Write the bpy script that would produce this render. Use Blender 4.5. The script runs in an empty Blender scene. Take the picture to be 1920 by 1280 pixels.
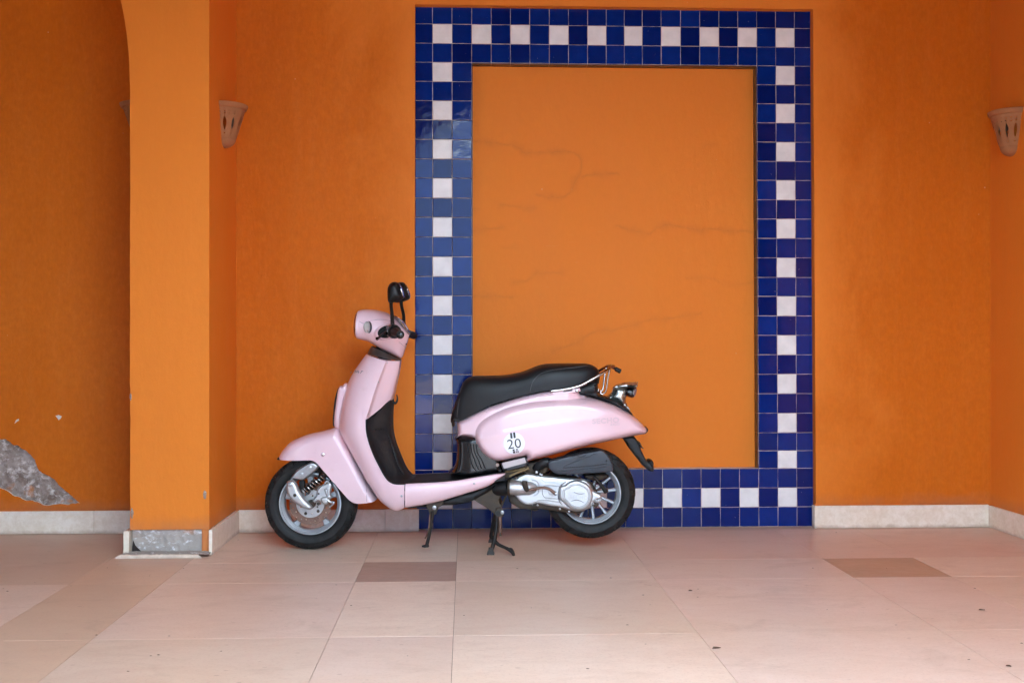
import bpy, math, random
import numpy as np
from math import sin, cos, pi, sqrt, radians
from mathutils import Vector, Matrix
from mathutils.geometry import delaunay_2d_cdt
from mathutils.bvhtree import BVHTree

random.seed(7)
rng = np.random.default_rng(7)
SC = bpy.context.scene
COL = SC.collection

# ------------------------------------------------------------------ camera, light, exposure
FPX, CX, CY, CAMH, TH, CAMD = 2040.0, 960.0, 640.0, 0.996, 0.042, 5.74
cam = bpy.data.cameras.new('camera'); camo = bpy.data.objects.new('camera', cam); COL.objects.link(camo)
cam.sensor_width = 36.0; cam.lens = FPX / 1920 * 36.0; cam.clip_start = 0.05; cam.clip_end = 2000
camo.location = (0, -CAMD, CAMH); camo.rotation_euler = (pi / 2, 0, -TH)
SC.camera = camo

SUN_EL, SUN_AZ = 60.0, 25.0             # azimuth clockwise from +Y: the sun stands high behind the building, the arcade is in shade
W = bpy.data.worlds.new('World'); SC.world = W; W.use_nodes = True
wn = W.node_tree; bg = wn.nodes['Background']
sky = wn.nodes.new('ShaderNodeTexSky'); sky.sky_type = 'NISHITA'; sky.sun_disc = False
sky.sun_elevation = radians(SUN_EL); sky.sun_rotation = radians(SUN_AZ)
sky.air_density = 1.0; sky.dust_density = 2.2; sky.ozone_density = 1.0
wb = wn.nodes.new('ShaderNodeMix'); wb.data_type = 'RGBA'; wb.blend_type = 'MULTIPLY'; wb.inputs[0].default_value = 1.0
wn.links.new(sky.outputs[0], wb.inputs[6]); wb.inputs[7].default_value = (1.18, 0.97, 0.67, 1)      # daylight white balance of the whole sky
wn.links.new(wb.outputs[2], bg.inputs[0]); bg.inputs[1].default_value = 0.15
sl = bpy.data.lights.new('sun', 'SUN'); so = bpy.data.objects.new('sun', sl); COL.objects.link(so)
sl.energy = 2.2; sl.angle = radians(0.6); sl.color = (1.0, 0.95, 0.88)
sd = Vector((sin(radians(SUN_AZ)) * cos(radians(SUN_EL)), cos(radians(SUN_AZ)) * cos(radians(SUN_EL)), sin(radians(SUN_EL))))
so.rotation_euler = sd.to_track_quat('Z', 'Y').to_euler(); so.location = (0, -20, 20)
SC.view_settings.view_transform = 'Standard'; SC.view_settings.look = 'None'
SC.view_settings.gamma = 1.0; SC.view_settings.use_curve_mapping = False
SC.view_settings.exposure = 5.6
SC.render.engine = 'CYCLES'
SC.cycles.max_bounces = 10; SC.cycles.diffuse_bounces = 7; SC.cycles.glossy_bounces = 4
SC.cycles.caustics_reflective = False; SC.cycles.caustics_refractive = False
SC.cycles.use_denoising = True
try: SC.cycles.denoiser = 'OPENIMAGEDENOISE'
except Exception: pass

# ------------------------------------------------------------------ geometry helpers
ST, CT = sin(TH), cos(TH)
CAM = Vector((0, -CAMD, CAMH))
def ray(px, py):
    a = (px - CX) / FPX; b = (CY - py) / FPX
    return Vector((ST + a * CT, CT - a * ST, b))
def on_y(px, py, y): r = ray(px, py); return CAM + r * ((y + CAMD) / r.y)
def on_z(px, py, z=0.0): r = ray(px, py); return CAM + r * ((z - CAMH) / r.z)
def on_x(px, py, x): r = ray(px, py); return CAM + r * (x / r.x)

def tagobj(o, label=None, cat=None, group=None, kind=None):
    if label: o['label'] = label
    if cat: o['category'] = cat
    if group: o['group'] = group
    if kind: o['kind'] = kind
    return o
def empty(name, loc=(0, 0, 0), rz=0.0):
    o = bpy.data.objects.new(name, None); COL.objects.link(o); o.location = loc; o.rotation_euler = (0, 0, rz)
    o.empty_display_size = 0.1
    return o
def mesh(name, v, f, mats, smooth=True, sharp=None, mi=None):
    me = bpy.data.meshes.new(name)
    me.from_pydata([tuple(p) for p in v], [], [tuple(q) for q in f])
    if not isinstance(mats, (list, tuple)): mats = [mats]
    for m in mats: me.materials.append(m)
    if mi is not None:
        for p, k in zip(me.polygons, mi): p.material_index = k
    me.validate()
    if smooth:
        for p in me.polygons: p.use_smooth = True
        if sharp: 
            try: me.set_sharp_from_angle(angle=radians(sharp))
            except Exception: pass
    me.update()
    return me
def link(name, me, parent=None, **k):
    o = bpy.data.objects.new(name, me); COL.objects.link(o)
    if parent is not None: o.parent = parent
    tagobj(o, **k)
    return o
def mk(name, vf, mats, parent=None, smooth=True, sharp=40, mi=None, fixn=True, **k):
    me = mesh(name, vf[0], vf[1], mats, smooth, sharp, mi)
    if fixn:
        import bmesh
        bm = bmesh.new(); bm.from_mesh(me); bmesh.ops.remove_doubles(bm, verts=bm.verts, dist=1e-5)
        bmesh.ops.recalc_face_normals(bm, faces=bm.faces); bm.to_mesh(me); bm.free()
        if smooth and sharp:
            try: me.set_sharp_from_angle(angle=radians(sharp))
            except Exception: pass
    return link(name, me, parent, **k)
def join(*vfs):
    V, Fc = [], []
    for v, f in vfs:
        n = len(V); V += [Vector(p) for p in v]; Fc += [tuple(i + n for i in q) for q in f]
    return V, Fc
def boxvf(x0, x1, y0, y1, z0, z1):
    v = [(x, y, z) for x in (x0, x1) for y in (y0, y1) for z in (z0, z1)]
    return v, [(0, 1, 3, 2), (4, 6, 7, 5), (0, 4, 5, 1), (2, 3, 7, 6), (0, 2, 6, 4), (1, 5, 7, 3)]
def bevbox(x0, x1, y0, y1, z0, z1, b=0.003):
    import bmesh
    bm = bmesh.new(); v, f = boxvf(x0, x1, y0, y1, z0, z1)
    vs = [bm.verts.new(p) for p in v]
    for q in f: bm.faces.new([vs[i] for i in q])
    bmesh.ops.bevel(bm, geom=list(bm.edges), offset=b, segments=2, affect='EDGES', profile=0.6)
    bm.verts.index_update()
    out = ([p.co.copy() for p in bm.verts], [tuple(q.index for q in fc.verts) for fc in bm.faces]); bm.free()
    return out
def catmull(pts, n=4, closed=True, keep=None):
    """smooth polyline through pts; returns points and index of source segment"""
    P_ = [Vector(p) for p in pts]; N = len(P_); out, src = [], []
    rngs = range(N if closed else N - 1)
    for i in rngs:
        p0 = P_[(i - 1) % N] if (closed or i > 0) else P_[0]
        p1 = P_[i]; p2 = P_[(i + 1) % N]
        p3 = P_[(i + 2) % N] if (closed or i + 2 < N) else P_[-1]
        if keep and i in keep: p0 = p1 - (p2 - p1)
        if keep and ((i + 1) % N) in keep: p3 = p2 + (p2 - p1)
        for k in range(n):
            t = k / n
            out.append(0.5 * ((2 * p1) + (p2 - p0) * t + (2 * p0 - 5 * p1 + 4 * p2 - p3) * t * t + (3 * p1 - p0 - 3 * p2 + p3) * t ** 3)); src.append(i)
    if not closed: out.append(P_[-1]); src.append(N - 2)
    return out, src
def tube(pts, r, seg=10, smooth=4, closed=False, cap=True):
    P_ = [Vector(p) for p in pts]
    R = list(r) if isinstance(r, (list, tuple)) else [r] * len(P_)
    if smooth > 1:
        Q, s = catmull(P_, smooth, closed)
        RR = []
        for i in range(len(Q)):
            a = s[i]; k = (i - a * smooth) / smooth if not (i == len(Q) - 1 and not closed) else 1.0
            RR.append(R[a] * (1 - k) + R[(a + 1) % len(R)] * k)
        P_, R = Q, RR
    n = len(P_); V, Fc = [], []
    up = None
    for i in range(n):
        a = P_[(i + 1) % n] if (closed or i < n - 1) else P_[i]; b = P_[i - 1] if (closed or i > 0) else P_[i]
        d = (a - b)
        d = d.normalized() if d.length > 1e-9 else Vector((0, 0, 1))
        if up is None:
            up = Vector((0, 0, 1)) if abs(d.z) < 0.9 else Vector((1, 0, 0))
        s_ = d.cross(up).normalized(); up = s_.cross(d).normalized()
        for k in range(seg):
            an = 2 * pi * k / seg
            V.append(P_[i] + (s_ * cos(an) + up * sin(an)) * R[i])
    m = n if closed else n - 1
    for i in range(m):
        for k in range(seg):
            j = (i + 1) % n
            Fc.append((i * seg + k, i * seg + (k + 1) % seg, j * seg + (k + 1) % seg, j * seg + k))
    if cap and not closed:
        Fc.append(tuple(range(seg))); Fc.append(tuple((n - 1) * seg + k for k in range(seg)))
    return V, Fc
def loft(rows, closed=True, cap0=False, cap1=False):
    m = len(rows[0]); V = [Vector(p) for r in rows for p in r]; Fc = []
    for i in range(len(rows) - 1):
        for k in range(m if closed else m - 1):
            Fc.append((i * m + k, i * m + (k + 1) % m, (i + 1) * m + (k + 1) % m, (i + 1) * m + k))
    if cap0: Fc.append(tuple(range(m)))
    if cap1: Fc.append(tuple((len(rows) - 1) * m + k for k in range(m)))
    return V, Fc
def lathe(profile, c, seg=64, axis='y', close=False, a0=0.0, a1=2 * pi, mod=None):
    """profile: (r, t); axis y: x=r cos, z=r sin, y=-t"""
    full = abs(a1 - a0 - 2 * pi) < 1e-6
    n = seg if full else seg + 1
    V, Fc = [], []; m = len(profile)
    for i in range(n):
        a = a0 + (a1 - a0) * i / seg
        for k, (r, t) in enumerate(profile):
            rr = r + (mod(i, k) if mod else 0)
            V.append(Vector((c[0] + rr * cos(a), c[1] - t, c[2] + rr * sin(a))) if axis == 'y' else Vector((c[0] + rr * cos(a), c[1] + rr * sin(a), c[2] + t)))
    for i in range(seg):
        j = (i + 1) % n
        for k in range(m if close else m - 1):
            k2 = (k + 1) % m
            Fc.append((i * m + k, j * m + k, j * m + k2, i * m + k2))
    return V, Fc
def segdist(P_, A, B):
    d = np.full(len(P_), 1e9)
    for a, b in zip(A, B):
        ab = b - a; L = (ab ** 2).sum()
        if L < 1e-14: continue
        t = np.clip(((P_ - a) @ ab) / L, 0, 1)
        q = a + t[:, None] * ab
        d = np.minimum(d, np.sqrt(((P_ - q) ** 2).sum(1)))
    return d
def inpoly(P_, poly):
    x, y = P_[:, 0], P_[:, 1]; c = np.zeros(len(P_), bool); n = len(poly)
    for i in range(n):
        x1, y1 = poly[i]; x2, y2 = poly[(i + 1) % n]
        m = ((y1 > y) != (y2 > y)) & (x < (x2 - x1) * (y - y1) / ((y2 - y1) if y2 != y1 else 1e-12) + x1)
        c ^= m
    return c
def densify(poly, flags, step):
    o, fl = [], []
    n = len(poly)
    for i in range(n):
        a = np.array(poly[i]); b = np.array(poly[(i + 1) % n]); L = np.linalg.norm(b - a)
        k = max(1, int(math.ceil(L / step)))
        for j in range(k): o.append(a + (b - a) * j / k); fl.append(flags[i])
    return np.array(o), fl
def inflate(poly, T, r=0.03, res=0.012, p=2.2, tc=0.0, tm=0.0, sym=True, sharp=(), flags=None, holes=(), rough=0.0):
    """pillow solid from an outline (x,z) -> V,F. T: half width (float or f(x,z)); sharp: source segments with no rounding"""
    if flags is None: flags = [i for i in range(len(poly))]
    out, fl = densify(poly, [f in sharp for f in flags], res)
    A, B = out, np.roll(out, -1, 0)
    rd = [i for i in range(len(out)) if not fl[i]]
    mn, mx = out.min(0), out.max(0)
    gx = np.arange(mn[0] + res / 2, mx[0], res); gz = np.arange(mn[1] + res / 2, mx[1], res)
    G = np.array([(x + (res / 2 if k % 2 else 0), z) for k, z in enumerate(gz) for x in gx]).reshape(-1, 2)
    ins = inpoly(G, out); G = G[ins]
    cand = []
    if len(G):
        dg = segdist(G, A, B); G = G[dg > res * 0.45]
    # rings parallel to the outline
    tang = np.roll(out, -1, 0) - np.roll(out, 1, 0); nl = np.linalg.norm(tang, axis=1, keepdims=True); nl[nl == 0] = 1
    nrm = np.stack([-tang[:, 1], tang[:, 0]], 1) / nl
    area = 0.5 * np.sum(A[:, 0] * B[:, 1] - B[:, 0] * A[:, 1])
    if area < 0: nrm = -nrm
    for u in (0.03, 0.12, 0.3, 0.6):
        q = out + nrm * (u * r)
        if u * r < res * 0.15 and u > 0.03: pass
        ok = inpoly(q, out) & (segdist(q, A, B) > u * r * 0.93)
        cand.append(q[ok])
    R_ = np.concatenate(cand) if cand else np.zeros((0, 2))
    if len(G) and len(R_):
        keep = np.ones(len(G), bool)
        for i in range(len(G)):
            if ((R_ - G[i]) ** 2).sum(1).min() < (res * 0.4) ** 2: keep[i] = False
        G = G[keep]
    hv = []; hedges = []
    base = len(out)
    for h in holes:
        s = base + len(hv); hv += [tuple(q) for q in h]
        hedges += [(s + i, s + (i + 1) % len(h)) for i in range(len(h))]
    pts = [Vector(q) for q in out] + [Vector(q) for q in hv] + [Vector(q) for q in R_] + [Vector(q) for q in G]
    n = len(out)
    ed = [(i, (i + 1) % n) for i in range(n)] + hedges
    v2, e2, f2, _, _, _ = delaunay_2d_cdt(pts, ed, [], 1, 1e-7)
    P2 = np.array([tuple(q) for q in v2])
    cen = np.array([P2[list(f)].mean(0) for f in f2])
    ok = inpoly(cen, out)
    for h in holes: ok &= ~inpoly(cen, np.array(h))
    f2 = [f for f, o in zip(f2, ok) if o]
    d = segdist(P2, A[rd], B[rd]) if rd else np.full(len(P2), 1e9)
    u = np.clip(d / max(r, 1e-6), 0, 1)
    prof = (1 - (1 - u) ** p) ** (1 / p)
    Tv = np.array([T(x, z) for x, z in P2]) if callable(T) else np.full(len(P2), float(T))
    tf = tm + (Tv - tm) * prof
    if rough: tf = tf + rng.normal(0, rough, len(tf)) * (u > 0)
    tb = -tf if sym else np.full(len(P2), tm)
    V = [Vector((x, -(tc + a), z)) for (x, z), a in zip(P2, tf)] + [Vector((x, -(tc + b), z)) for (x, z), b in zip(P2, tb)]
    N = len(P2)
    Fc = [tuple(f) for f in f2] + [tuple(i + N for i in reversed(f)) for f in f2]
    cnt = {}
    for f in f2:
        for a, b in zip(f, list(f[1:]) + [f[0]]):
            cnt[(a, b)] = cnt.get((a, b), 0) + 1
    for (a, b) in cnt:
        if (b, a) not in cnt: Fc.append((b, a, a + N, b + N))
    return V, Fc

# ------------------------------------------------------------------ materials
def nd(t, ty, **k):
    n = t.nodes.new(ty)
    for a, b in k.items():
        if a.startswith('i_'): n.inputs[a[2:].replace('_', ' ')].default_value = b
        else: setattr(n, a, b)
    return n
def ramp(t, fac, stops):
    r = t.nodes.new('ShaderNodeValToRGB'); t.links.new(fac, r.inputs[0])
    e = r.color_ramp.elements
    while len(e) < len(stops): e.new(0.5)
    for q, (p, c) in zip(e, stops):
        q.position = p; q.color = (c, c, c, 1) if isinstance(c, (int, float)) else (*c, 1)
    return r.outputs[0]
def mixc(t, fac, a, b, mode='MIX'):
    m = t.nodes.new('ShaderNodeMix'); m.data_type = 'RGBA'; m.blend_type = mode
    for s, val in ((m.inputs[0], fac), (m.inputs[6], a), (m.inputs[7], b)):
        if hasattr(val, 'is_output'): t.links.new(val, s)
        elif isinstance(val, (int, float)): s.default_value = val
        else: s.default_value = (*val[:3], 1)
    return m.outputs[2]
def math_(t, op, a, b=None, c=None):
    m = t.nodes.new('ShaderNodeMath'); m.operation = op
    for s, val in zip(m.inputs, (a, b, c)):
        if val is None: continue
        if hasattr(val, 'is_output'): t.links.new(val, s)
        else: s.default_value = val
    return m.outputs[0]
def coords(t, scale=(1, 1, 1), kind='Object', rnd=False, rot=(0, 0, 0)):
    tc = t.nodes.new('ShaderNodeTexCoord'); mp = t.nodes.new('ShaderNodeMapping')
    mp.inputs['Scale'].default_value = scale; mp.inputs['Rotation'].default_value = rot
    t.links.new(tc.outputs[kind], mp.inputs[0])
    if rnd:
        oi = t.nodes.new('ShaderNodeObjectInfo'); vm = t.nodes.new('ShaderNodeVectorMath'); vm.operation = 'SCALE'
        cb = t.nodes.new('ShaderNodeCombineXYZ')
        for k in range(3): t.links.new(oi.outputs['Random'], cb.inputs[k])
        t.links.new(cb.outputs[0], vm.inputs[0]); vm.inputs['Scale'].default_value = 57.0
        t.links.new(vm.outputs[0], mp.inputs['Location'])
    return mp.outputs[0]
def noise(t, vec, scale, detail=4, rough=0.55, dist=0.0):
    n = t.nodes.new('ShaderNodeTexNoise'); t.links.new(vec, n.inputs['Vector'])
    n.inputs['Scale'].default_value = scale; n.inputs['Detail'].default_value = detail
    n.inputs['Roughness'].default_value = rough; n.inputs['Distortion'].default_value = dist
    return n.outputs['Fac']
def bump(t, h, strength=0.2, dist=0.01, prev=None):
    b = t.nodes.new('ShaderNodeBump'); b.inputs['Strength'].default_value = strength; b.inputs['Distance'].default_value = dist
    t.links.new(h, b.inputs['Height'])
    if prev is not None: t.links.new(prev, b.inputs['Normal'])
    return b.outputs[0]
def newmat(name):
    m = bpy.data.materials.new(name); m.use_nodes = True
    return m, m.node_tree, m.node_tree.nodes['Principled BSDF']
def setp(t, b, **k):
    for a, v in k.items():
        s = b.inputs[a.replace('_', ' ')]
        if hasattr(v, 'is_output'): t.links.new(v, s)
        elif isinstance(v, (tuple, list)) and len(v) == 3 and s.type == 'RGBA': s.default_value = (*v, 1)
        else: s.default_value = v
def simple(name, col, rough=0.5, metal=0.0, coat=0.0, var=0.12, vs=25, bs=0.0, bscale=200, dirt=None, dirtamt=0.5, dscale=14):
    m, t, b = newmat(name); v = coords(t)
    n = noise(t, v, vs, 5, 0.6)
    hi = tuple(min(1, c * (1 + var)) for c in col); lo = tuple(c * (1 - var) for c in col)
    c = mixc(t, n, lo, hi)
    if dirt is not None:
        dn = noise(t, v, dscale, 7, 0.68)
        df = ramp(t, dn, [(0.45, 0.0), (0.72, dirtamt)])
        c = mixc(t, df, c, dirt)
        rg = math_(t, 'MULTIPLY_ADD', df, 0.35, rough)
    else:
        rg = math_(t, 'MULTIPLY_ADD', n, 0.12, max(0.02, rough - 0.06))
    setp(t, b, Base_Color=c, Roughness=rg, Metallic=metal, Coat_Weight=coat)
    if coat: b.inputs['Coat Roughness'].default_value = 0.04
    if bs: setp(t, b, Normal=bump(t, noise(t, v, bscale, 4, 0.6), bs, 0.002))
    return m

def plaster_mat(name, cracks=False):
    m, t, b = newmat(name); v = coords(t); vs = coords(t, (1, 1, 0.45)); vb = coords(t, (1, 1, 0.12))
    big = noise(t, vs, 1.1, 4, 0.55, 0.6); mid = noise(t, vs, 3.3, 6, 0.62, 0.4); fine = noise(t, v, 26, 8, 0.7)
    streak = noise(t, vb, 14, 5, 0.6)
    c = mixc(t, ramp(t, big, [(0.34, 0.0), (0.66, 1.0)]), (0.60, 0.128, 0.0010), (0.66, 0.160, 0.009))
    c = mixc(t, ramp(t, mid, [(0.38, 0.0), (0.70, 0.75)]), c, (0.62, 0.140, 0.005))
    c = mixc(t, ramp(t, streak, [(0.5, 0.0), (0.78, 0.30)]), c, (0.67, 0.19, 0.028))
    c = mixc(t, ramp(t, fine, [(0.40, 0.30), (0.62, 0.0)]), c, (0.47, 0.105, 0.008))
    # fine mottled grain of the trowelled lime
    gr = noise(t, coords(t, (1, 1, 0.35)), 70, 7, 0.75, 0.3)
    c = mixc(t, ramp(t, gr, [(0.34, 0.20), (0.50, 0.0)]), c, (0.42, 0.085, 0.004))
    c = mixc(t, ramp(t, gr, [(0.52, 0.0), (0.68, 0.16)]), c, (0.74, 0.25, 0.05))
    # paler colour across the panel and beside the tiled frame, fading outwards
    sx0 = t.nodes.new('ShaderNodeSeparateXYZ'); t.links.new(v, sx0.inputs[0])
    ax = math_(t, 'ABSOLUTE', math_(t, 'SUBTRACT', sx0.outputs['X'], 0.79))
    ax = math_(t, 'ADD', ax, math_(t, 'MULTIPLY_ADD', noise(t, coords(t, (1, 1, .55)), 1.7, 6, .6, .5), 1.1, -0.55))
    fm = ramp(t, ax, [(1.22, 0.75), (1.36, 0.0)]) if False else math_(t, 'MULTIPLY', math_(t, 'SMOOTH_MIN', math_(t, 'MAXIMUM', math_(t, 'MULTIPLY', math_(t, 'SUBTRACT', 1.46, ax), 2.6), 0.0), 1.0, 0.3), 0.72)
    c = mixc(t, fm, c, (0.83, 0.245, 0.032))
    # small pale nicks
    vo = t.nodes.new('ShaderNodeTexVoronoi'); t.links.new(v, vo.inputs['Vector']); vo.inputs['Scale'].default_value = 9.0
    vo.inputs['Randomness'].default_value = 1.0
    nick = ramp(t, math_(t, 'ADD', vo.outputs['Distance'], math_(t, 'MULTIPLY', noise(t, v, 60, 3), 0.10)), [(0.070, 1.0), (0.084, 0.0)])
    sel = ramp(t, noise(t, v, 3.0, 2), [(0.50, 0.0), (0.58, 0.55)])
    c = mixc(t, math_(t, 'MULTIPLY', nick, sel), c, (0.72, 0.45, 0.27))
    # fine horizontal and slanted scratches
    sc = noise(t, coords(t, (2.0, 1, 55), rot=(0, 0.12, 0)), 5.0, 3, 0.5)
    scf = ramp(t, sc, [(0.735, 0.0), (0.75, 0.35)])
    c = mixc(t, math_(t, 'MULTIPLY', scf, ramp(t, noise(t, v, 1.7, 2), [(0.5, 0.0), (0.65, 1.0)])), c, (0.74, 0.42, 0.22))
    if cracks:
        at = t.nodes.new('ShaderNodeAttribute'); at.attribute_name = 'stain'
        f = math_(t, 'MULTIPLY', at.outputs['Fac'], ramp(t, noise(t, v, 18, 4), [(0.3, 0.35), (0.7, 1.0)]))
        c = mixc(t, f, c, (0.40, 0.115, 0.03))
    # damp grime band above the skirting
    sx = t.nodes.new('ShaderNodeSeparateXYZ'); t.links.new(v, sx.inputs[0])
    zf = math_(t, 'ADD', sx.outputs['Z'], math_(t, 'MULTIPLY', noise(t, v, 9, 5), 0.10))
    g = ramp(t, zf, [(0.145, 0.6), (0.24, 0.0)])
    c = mixc(t, math_(t, 'MULTIPLY', g, ramp(t, mid, [(0.35, 0.3), (0.6, 1.0)])), c, (0.40, 0.17, 0.09))
    n1 = bump(t, noise(t, vs, 5, 5, 0.55), 0.40, 0.02)
    n2 = bump(t, noise(t, v, 110, 6, 0.75), 0.38, 0.0025, n1)
    setp(t, b, Base_Color=c, Roughness=math_(t, 'MULTIPLY_ADD', mid, 0.25, 0.48), Normal=n2)
    b.inputs['Specular IOR Level'].default_value = 0.16
    return m
M = {}
M['plaster'] = plaster_mat('orange_plaster')
M['panel'] = plaster_mat('orange_plaster_cracked', True)

def concrete_mat():
    m, t, b = newmat('bare_concrete'); v = coords(t)
    a = noise(t, v, 9, 8, 0.72, 0.5); c2 = noise(t, v, 24, 8, 0.75, 0.3)
    c = mixc(t, ramp(t, a, [(0.40, 0.0), (0.60, 1.0)]), (0.24, 0.165, 0.125), (0.47, 0.38, 0.33))
    c = mixc(t, ramp(t, c2, [(0.51, 0.0), (0.62, 0.9)]), c, (0.78, 0.70, 0.65))
    c = mixc(t, ramp(t, noise(t, v, 7, 4), [(0.62, 0.0), (0.68, 0.85)]), c, (0.55, 0.20, 0.06))
    h = math_(t, 'ADD', a, math_(t, 'MULTIPLY', c2, 0.5))
    setp(t, b, Base_Color=c, Roughness=0.9, Normal=bump(t, h, 1.0, 0.02))
    return m
M['concrete'] = concrete_mat()
def cement_mat():
    m, t, b = newmat('grey_cement'); v = coords(t)
    a = noise(t, v, 10, 7, 0.65, 0.4)
    c = mixc(t, a, (0.32, 0.26, 0.215), (0.47, 0.42, 0.38))
    c = mixc(t, ramp(t, noise(t, coords(t, (1, 1, 2.2)), 16, 8, 0.75, 0.4), [(0.55, 0.0), (0.63, 0.9)]), c, (0.78, 0.76, 0.76))
    c = mixc(t, ramp(t, noise(t, v, 4, 3), [(0.60, 0.0), (0.64, 0.6)]), c, (0.5, 0.2, 0.07))
    setp(t, b, Base_Color=c, Roughness=0.85, Normal=bump(t, a, 0.8, 0.015))
    return m
M['cement'] = cement_mat()

def glaze(name, lo, hi, rough, bs):
    m, t, b = newmat(name); v = coords(t, kind='Object', rnd=True)
    oi = t.nodes.new('ShaderNodeObjectInfo')
    c = mixc(t, oi.outputs['Random'], lo, hi)
    c = mixc(t, ramp(t, noise(t, v, 1.6, 3), [(0.35, 0.25), (0.7, 0.0)]), c, tuple(q * 0.55 for q in lo))
    # rare chips of the glaze
    ch = ramp(t, noise(t, v, 5.5, 6, 0.7), [(0.705, 0.0), (0.72, 0.8)])
    c = mixc(t, ch, c, (0.62, 0.55, 0.52))
    n = bump(t, noise(t, v, 1.3, 3, 0.6, 0.5), bs, 0.10)
    setp(t, b, Base_Color=c, Roughness=math_(t, 'MULTIPLY_ADD', ch, 0.5, rough), Normal=n)
    b.inputs['IOR'].default_value = 1.33
    return m
M['blue'] = glaze('blue_glaze', (0.0012, 0.009, 0.105), (0.003, 0.026, 0.21), 0.08, 0.016)
M['white'] = glaze('white_glaze', (0.82, 0.78, 0.76), (0.87, 0.83, 0.81), 0.20, 0.06)
M['brown_edge'] = simple('brown_tile_edge', (0.035, 0.012, 0.012), 0.3, var=0.3)
M['grout'] = simple('pale_grout', (0.60, 0.47, 0.42), 0.85, var=0.2, vs=40)

def floor_mat(name):
    m, t, b = newmat(name)
    oi = t.nodes.new('ShaderNodeObjectInfo')
    v = coords(t); vx = coords(t, (1, 2.2, 1))
    c = oi.outputs['Color']
    n1 = noise(t, vx, 2.8, 9, 0.7, 1.2); n2 = noise(t, vx, 22, 8, 0.75, 0.8); n3 = noise(t, v, 1.3, 3)
    c = mixc(t, ramp(t, n1, [(0.33, 0.30), (0.58, 0.0)]), c, (0.56, 0.36, 0.27))
    c = mixc(t, ramp(t, n2, [(0.34, 0.24), (0.52, 0.0)]), c, (0.50, 0.32, 0.24))
    c = mixc(t, ramp(t, n3, [(0.45, 0.0), (0.70, 0.22)]), c, (0.62, 0.41, 0.24))
    c = mixc(t, ramp(t, noise(t, coords(t, (1, 3, 1)), 11, 8, 0.75), [(0.66, 0.0), (0.72, 0.35)]), c, (0.78, 0.68, 0.62))
    vo = t.nodes.new('ShaderNodeTexVoronoi'); t.links.new(coords(t, (1, 2.2, 1)), vo.inputs['Vector']); vo.inputs['Scale'].default_value = 7
    sp = ramp(t, math_(t, 'ADD', vo.outputs['Distance'], math_(t, 'MULTIPLY', n2, 0.12)), [(0.105, 1.0), (0.122, 0.0)])
    c = mixc(t, math_(t, 'MULTIPLY', sp, 0.45), c, (0.30, 0.15, 0.09))
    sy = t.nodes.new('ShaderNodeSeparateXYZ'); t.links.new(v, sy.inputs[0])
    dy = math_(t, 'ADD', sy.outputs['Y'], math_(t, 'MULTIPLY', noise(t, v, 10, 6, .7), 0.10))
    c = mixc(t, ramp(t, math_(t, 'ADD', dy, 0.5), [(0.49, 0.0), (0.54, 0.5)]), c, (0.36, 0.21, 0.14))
    st1 = noise(t, coords(t, (1, 1.6, 1)), 2.7, 9, 0.72, 0.8)
    c = mixc(t, ramp(t, st1, [(0.55, 0.0), (0.70, 0.30)]), c, (0.40, 0.27, 0.20))
    gr2 = noise(t, v, 95, 5, 0.7)
    c = mixc(t, ramp(t, gr2, [(0.33, 0.35), (0.47, 0.0)]), c, (0.46, 0.30, 0.22))
    rg = math_(t, 'MULTIPLY_ADD', st1, 0.30, math_(t, 'MULTIPLY_ADD', n2, 0.22, 0.16))
    setp(t, b, Base_Color=c, Roughness=rg, Normal=bump(t, math_(t, 'ADD', n2, n1), 0.10, 0.004))
    b.inputs['Specular IOR Level'].default_value = 0.4
    return m
M['slab'] = floor_mat('pink_limestone')
M['joint'] = simple('floor_joint', (0.16, 0.09, 0.06), 0.9, var=0.3)
def skirt_mat():
    m, t, b = newmat('cream_travertine'); v = coords(t)
    n1 = noise(t, v, 30, 8, 0.7, 0.3); n2 = noise(t, v, 6, 4)
    c = mixc(t, ramp(t, n1, [(0.38, 0.0), (0.62, 1.0)]), (0.76, 0.63, 0.49), (0.87, 0.76, 0.64))
    c = mixc(t, ramp(t, n2, [(0.45, 0.0), (0.75, 0.30)]), c, (0.66, 0.50, 0.34))
    c = mixc(t, ramp(t, noise(t, v, 70, 5), [(0.68, 0.0), (0.73, 0.4)]), c, (0.46, 0.34, 0.25))
    sx = t.nodes.new('ShaderNodeSeparateXYZ'); t.links.new(v, sx.inputs[0])
    dz = math_(t, 'ADD', sx.outputs['Z'], math_(t, 'MULTIPLY', noise(t, v, 13, 6, .7), 0.05))
    c = mixc(t, ramp(t, dz, [(0.026, 0.55), (0.045, 0.0)]), c, (0.36, 0.22, 0.14))
    setp(t, b, Base_Color=c, Roughness=0.5, Normal=bump(t, n1, 0.15, 0.003))
    return m
M['skirt'] = skirt_mat()
M['terracotta'] = simple('terracotta', (0.36, 0.145, 0.055), 0.85, var=0.15, vs=30, bs=0.5, bscale=90, dirt=(0.30, 0.11, 0.05), dirtamt=0.4)
M['ground'] = simple('grey_courtyard', (0.11, 0.105, 0.10), 0.9, var=0.1, vs=2)
M['cream'] = simple('ochre_plaster', (0.28, 0.12, 0.04), 0.8, var=0.05, vs=2)
M['ceil'] = simple('ceiling_plaster', (0.10, 0.05, 0.02), 0.8, var=0.08, vs=2)
M['blocker'] = simple('sky_blocker_blue', (0.045, 0.085, 0.16), 0.9, var=0.15, vs=2)

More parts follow.
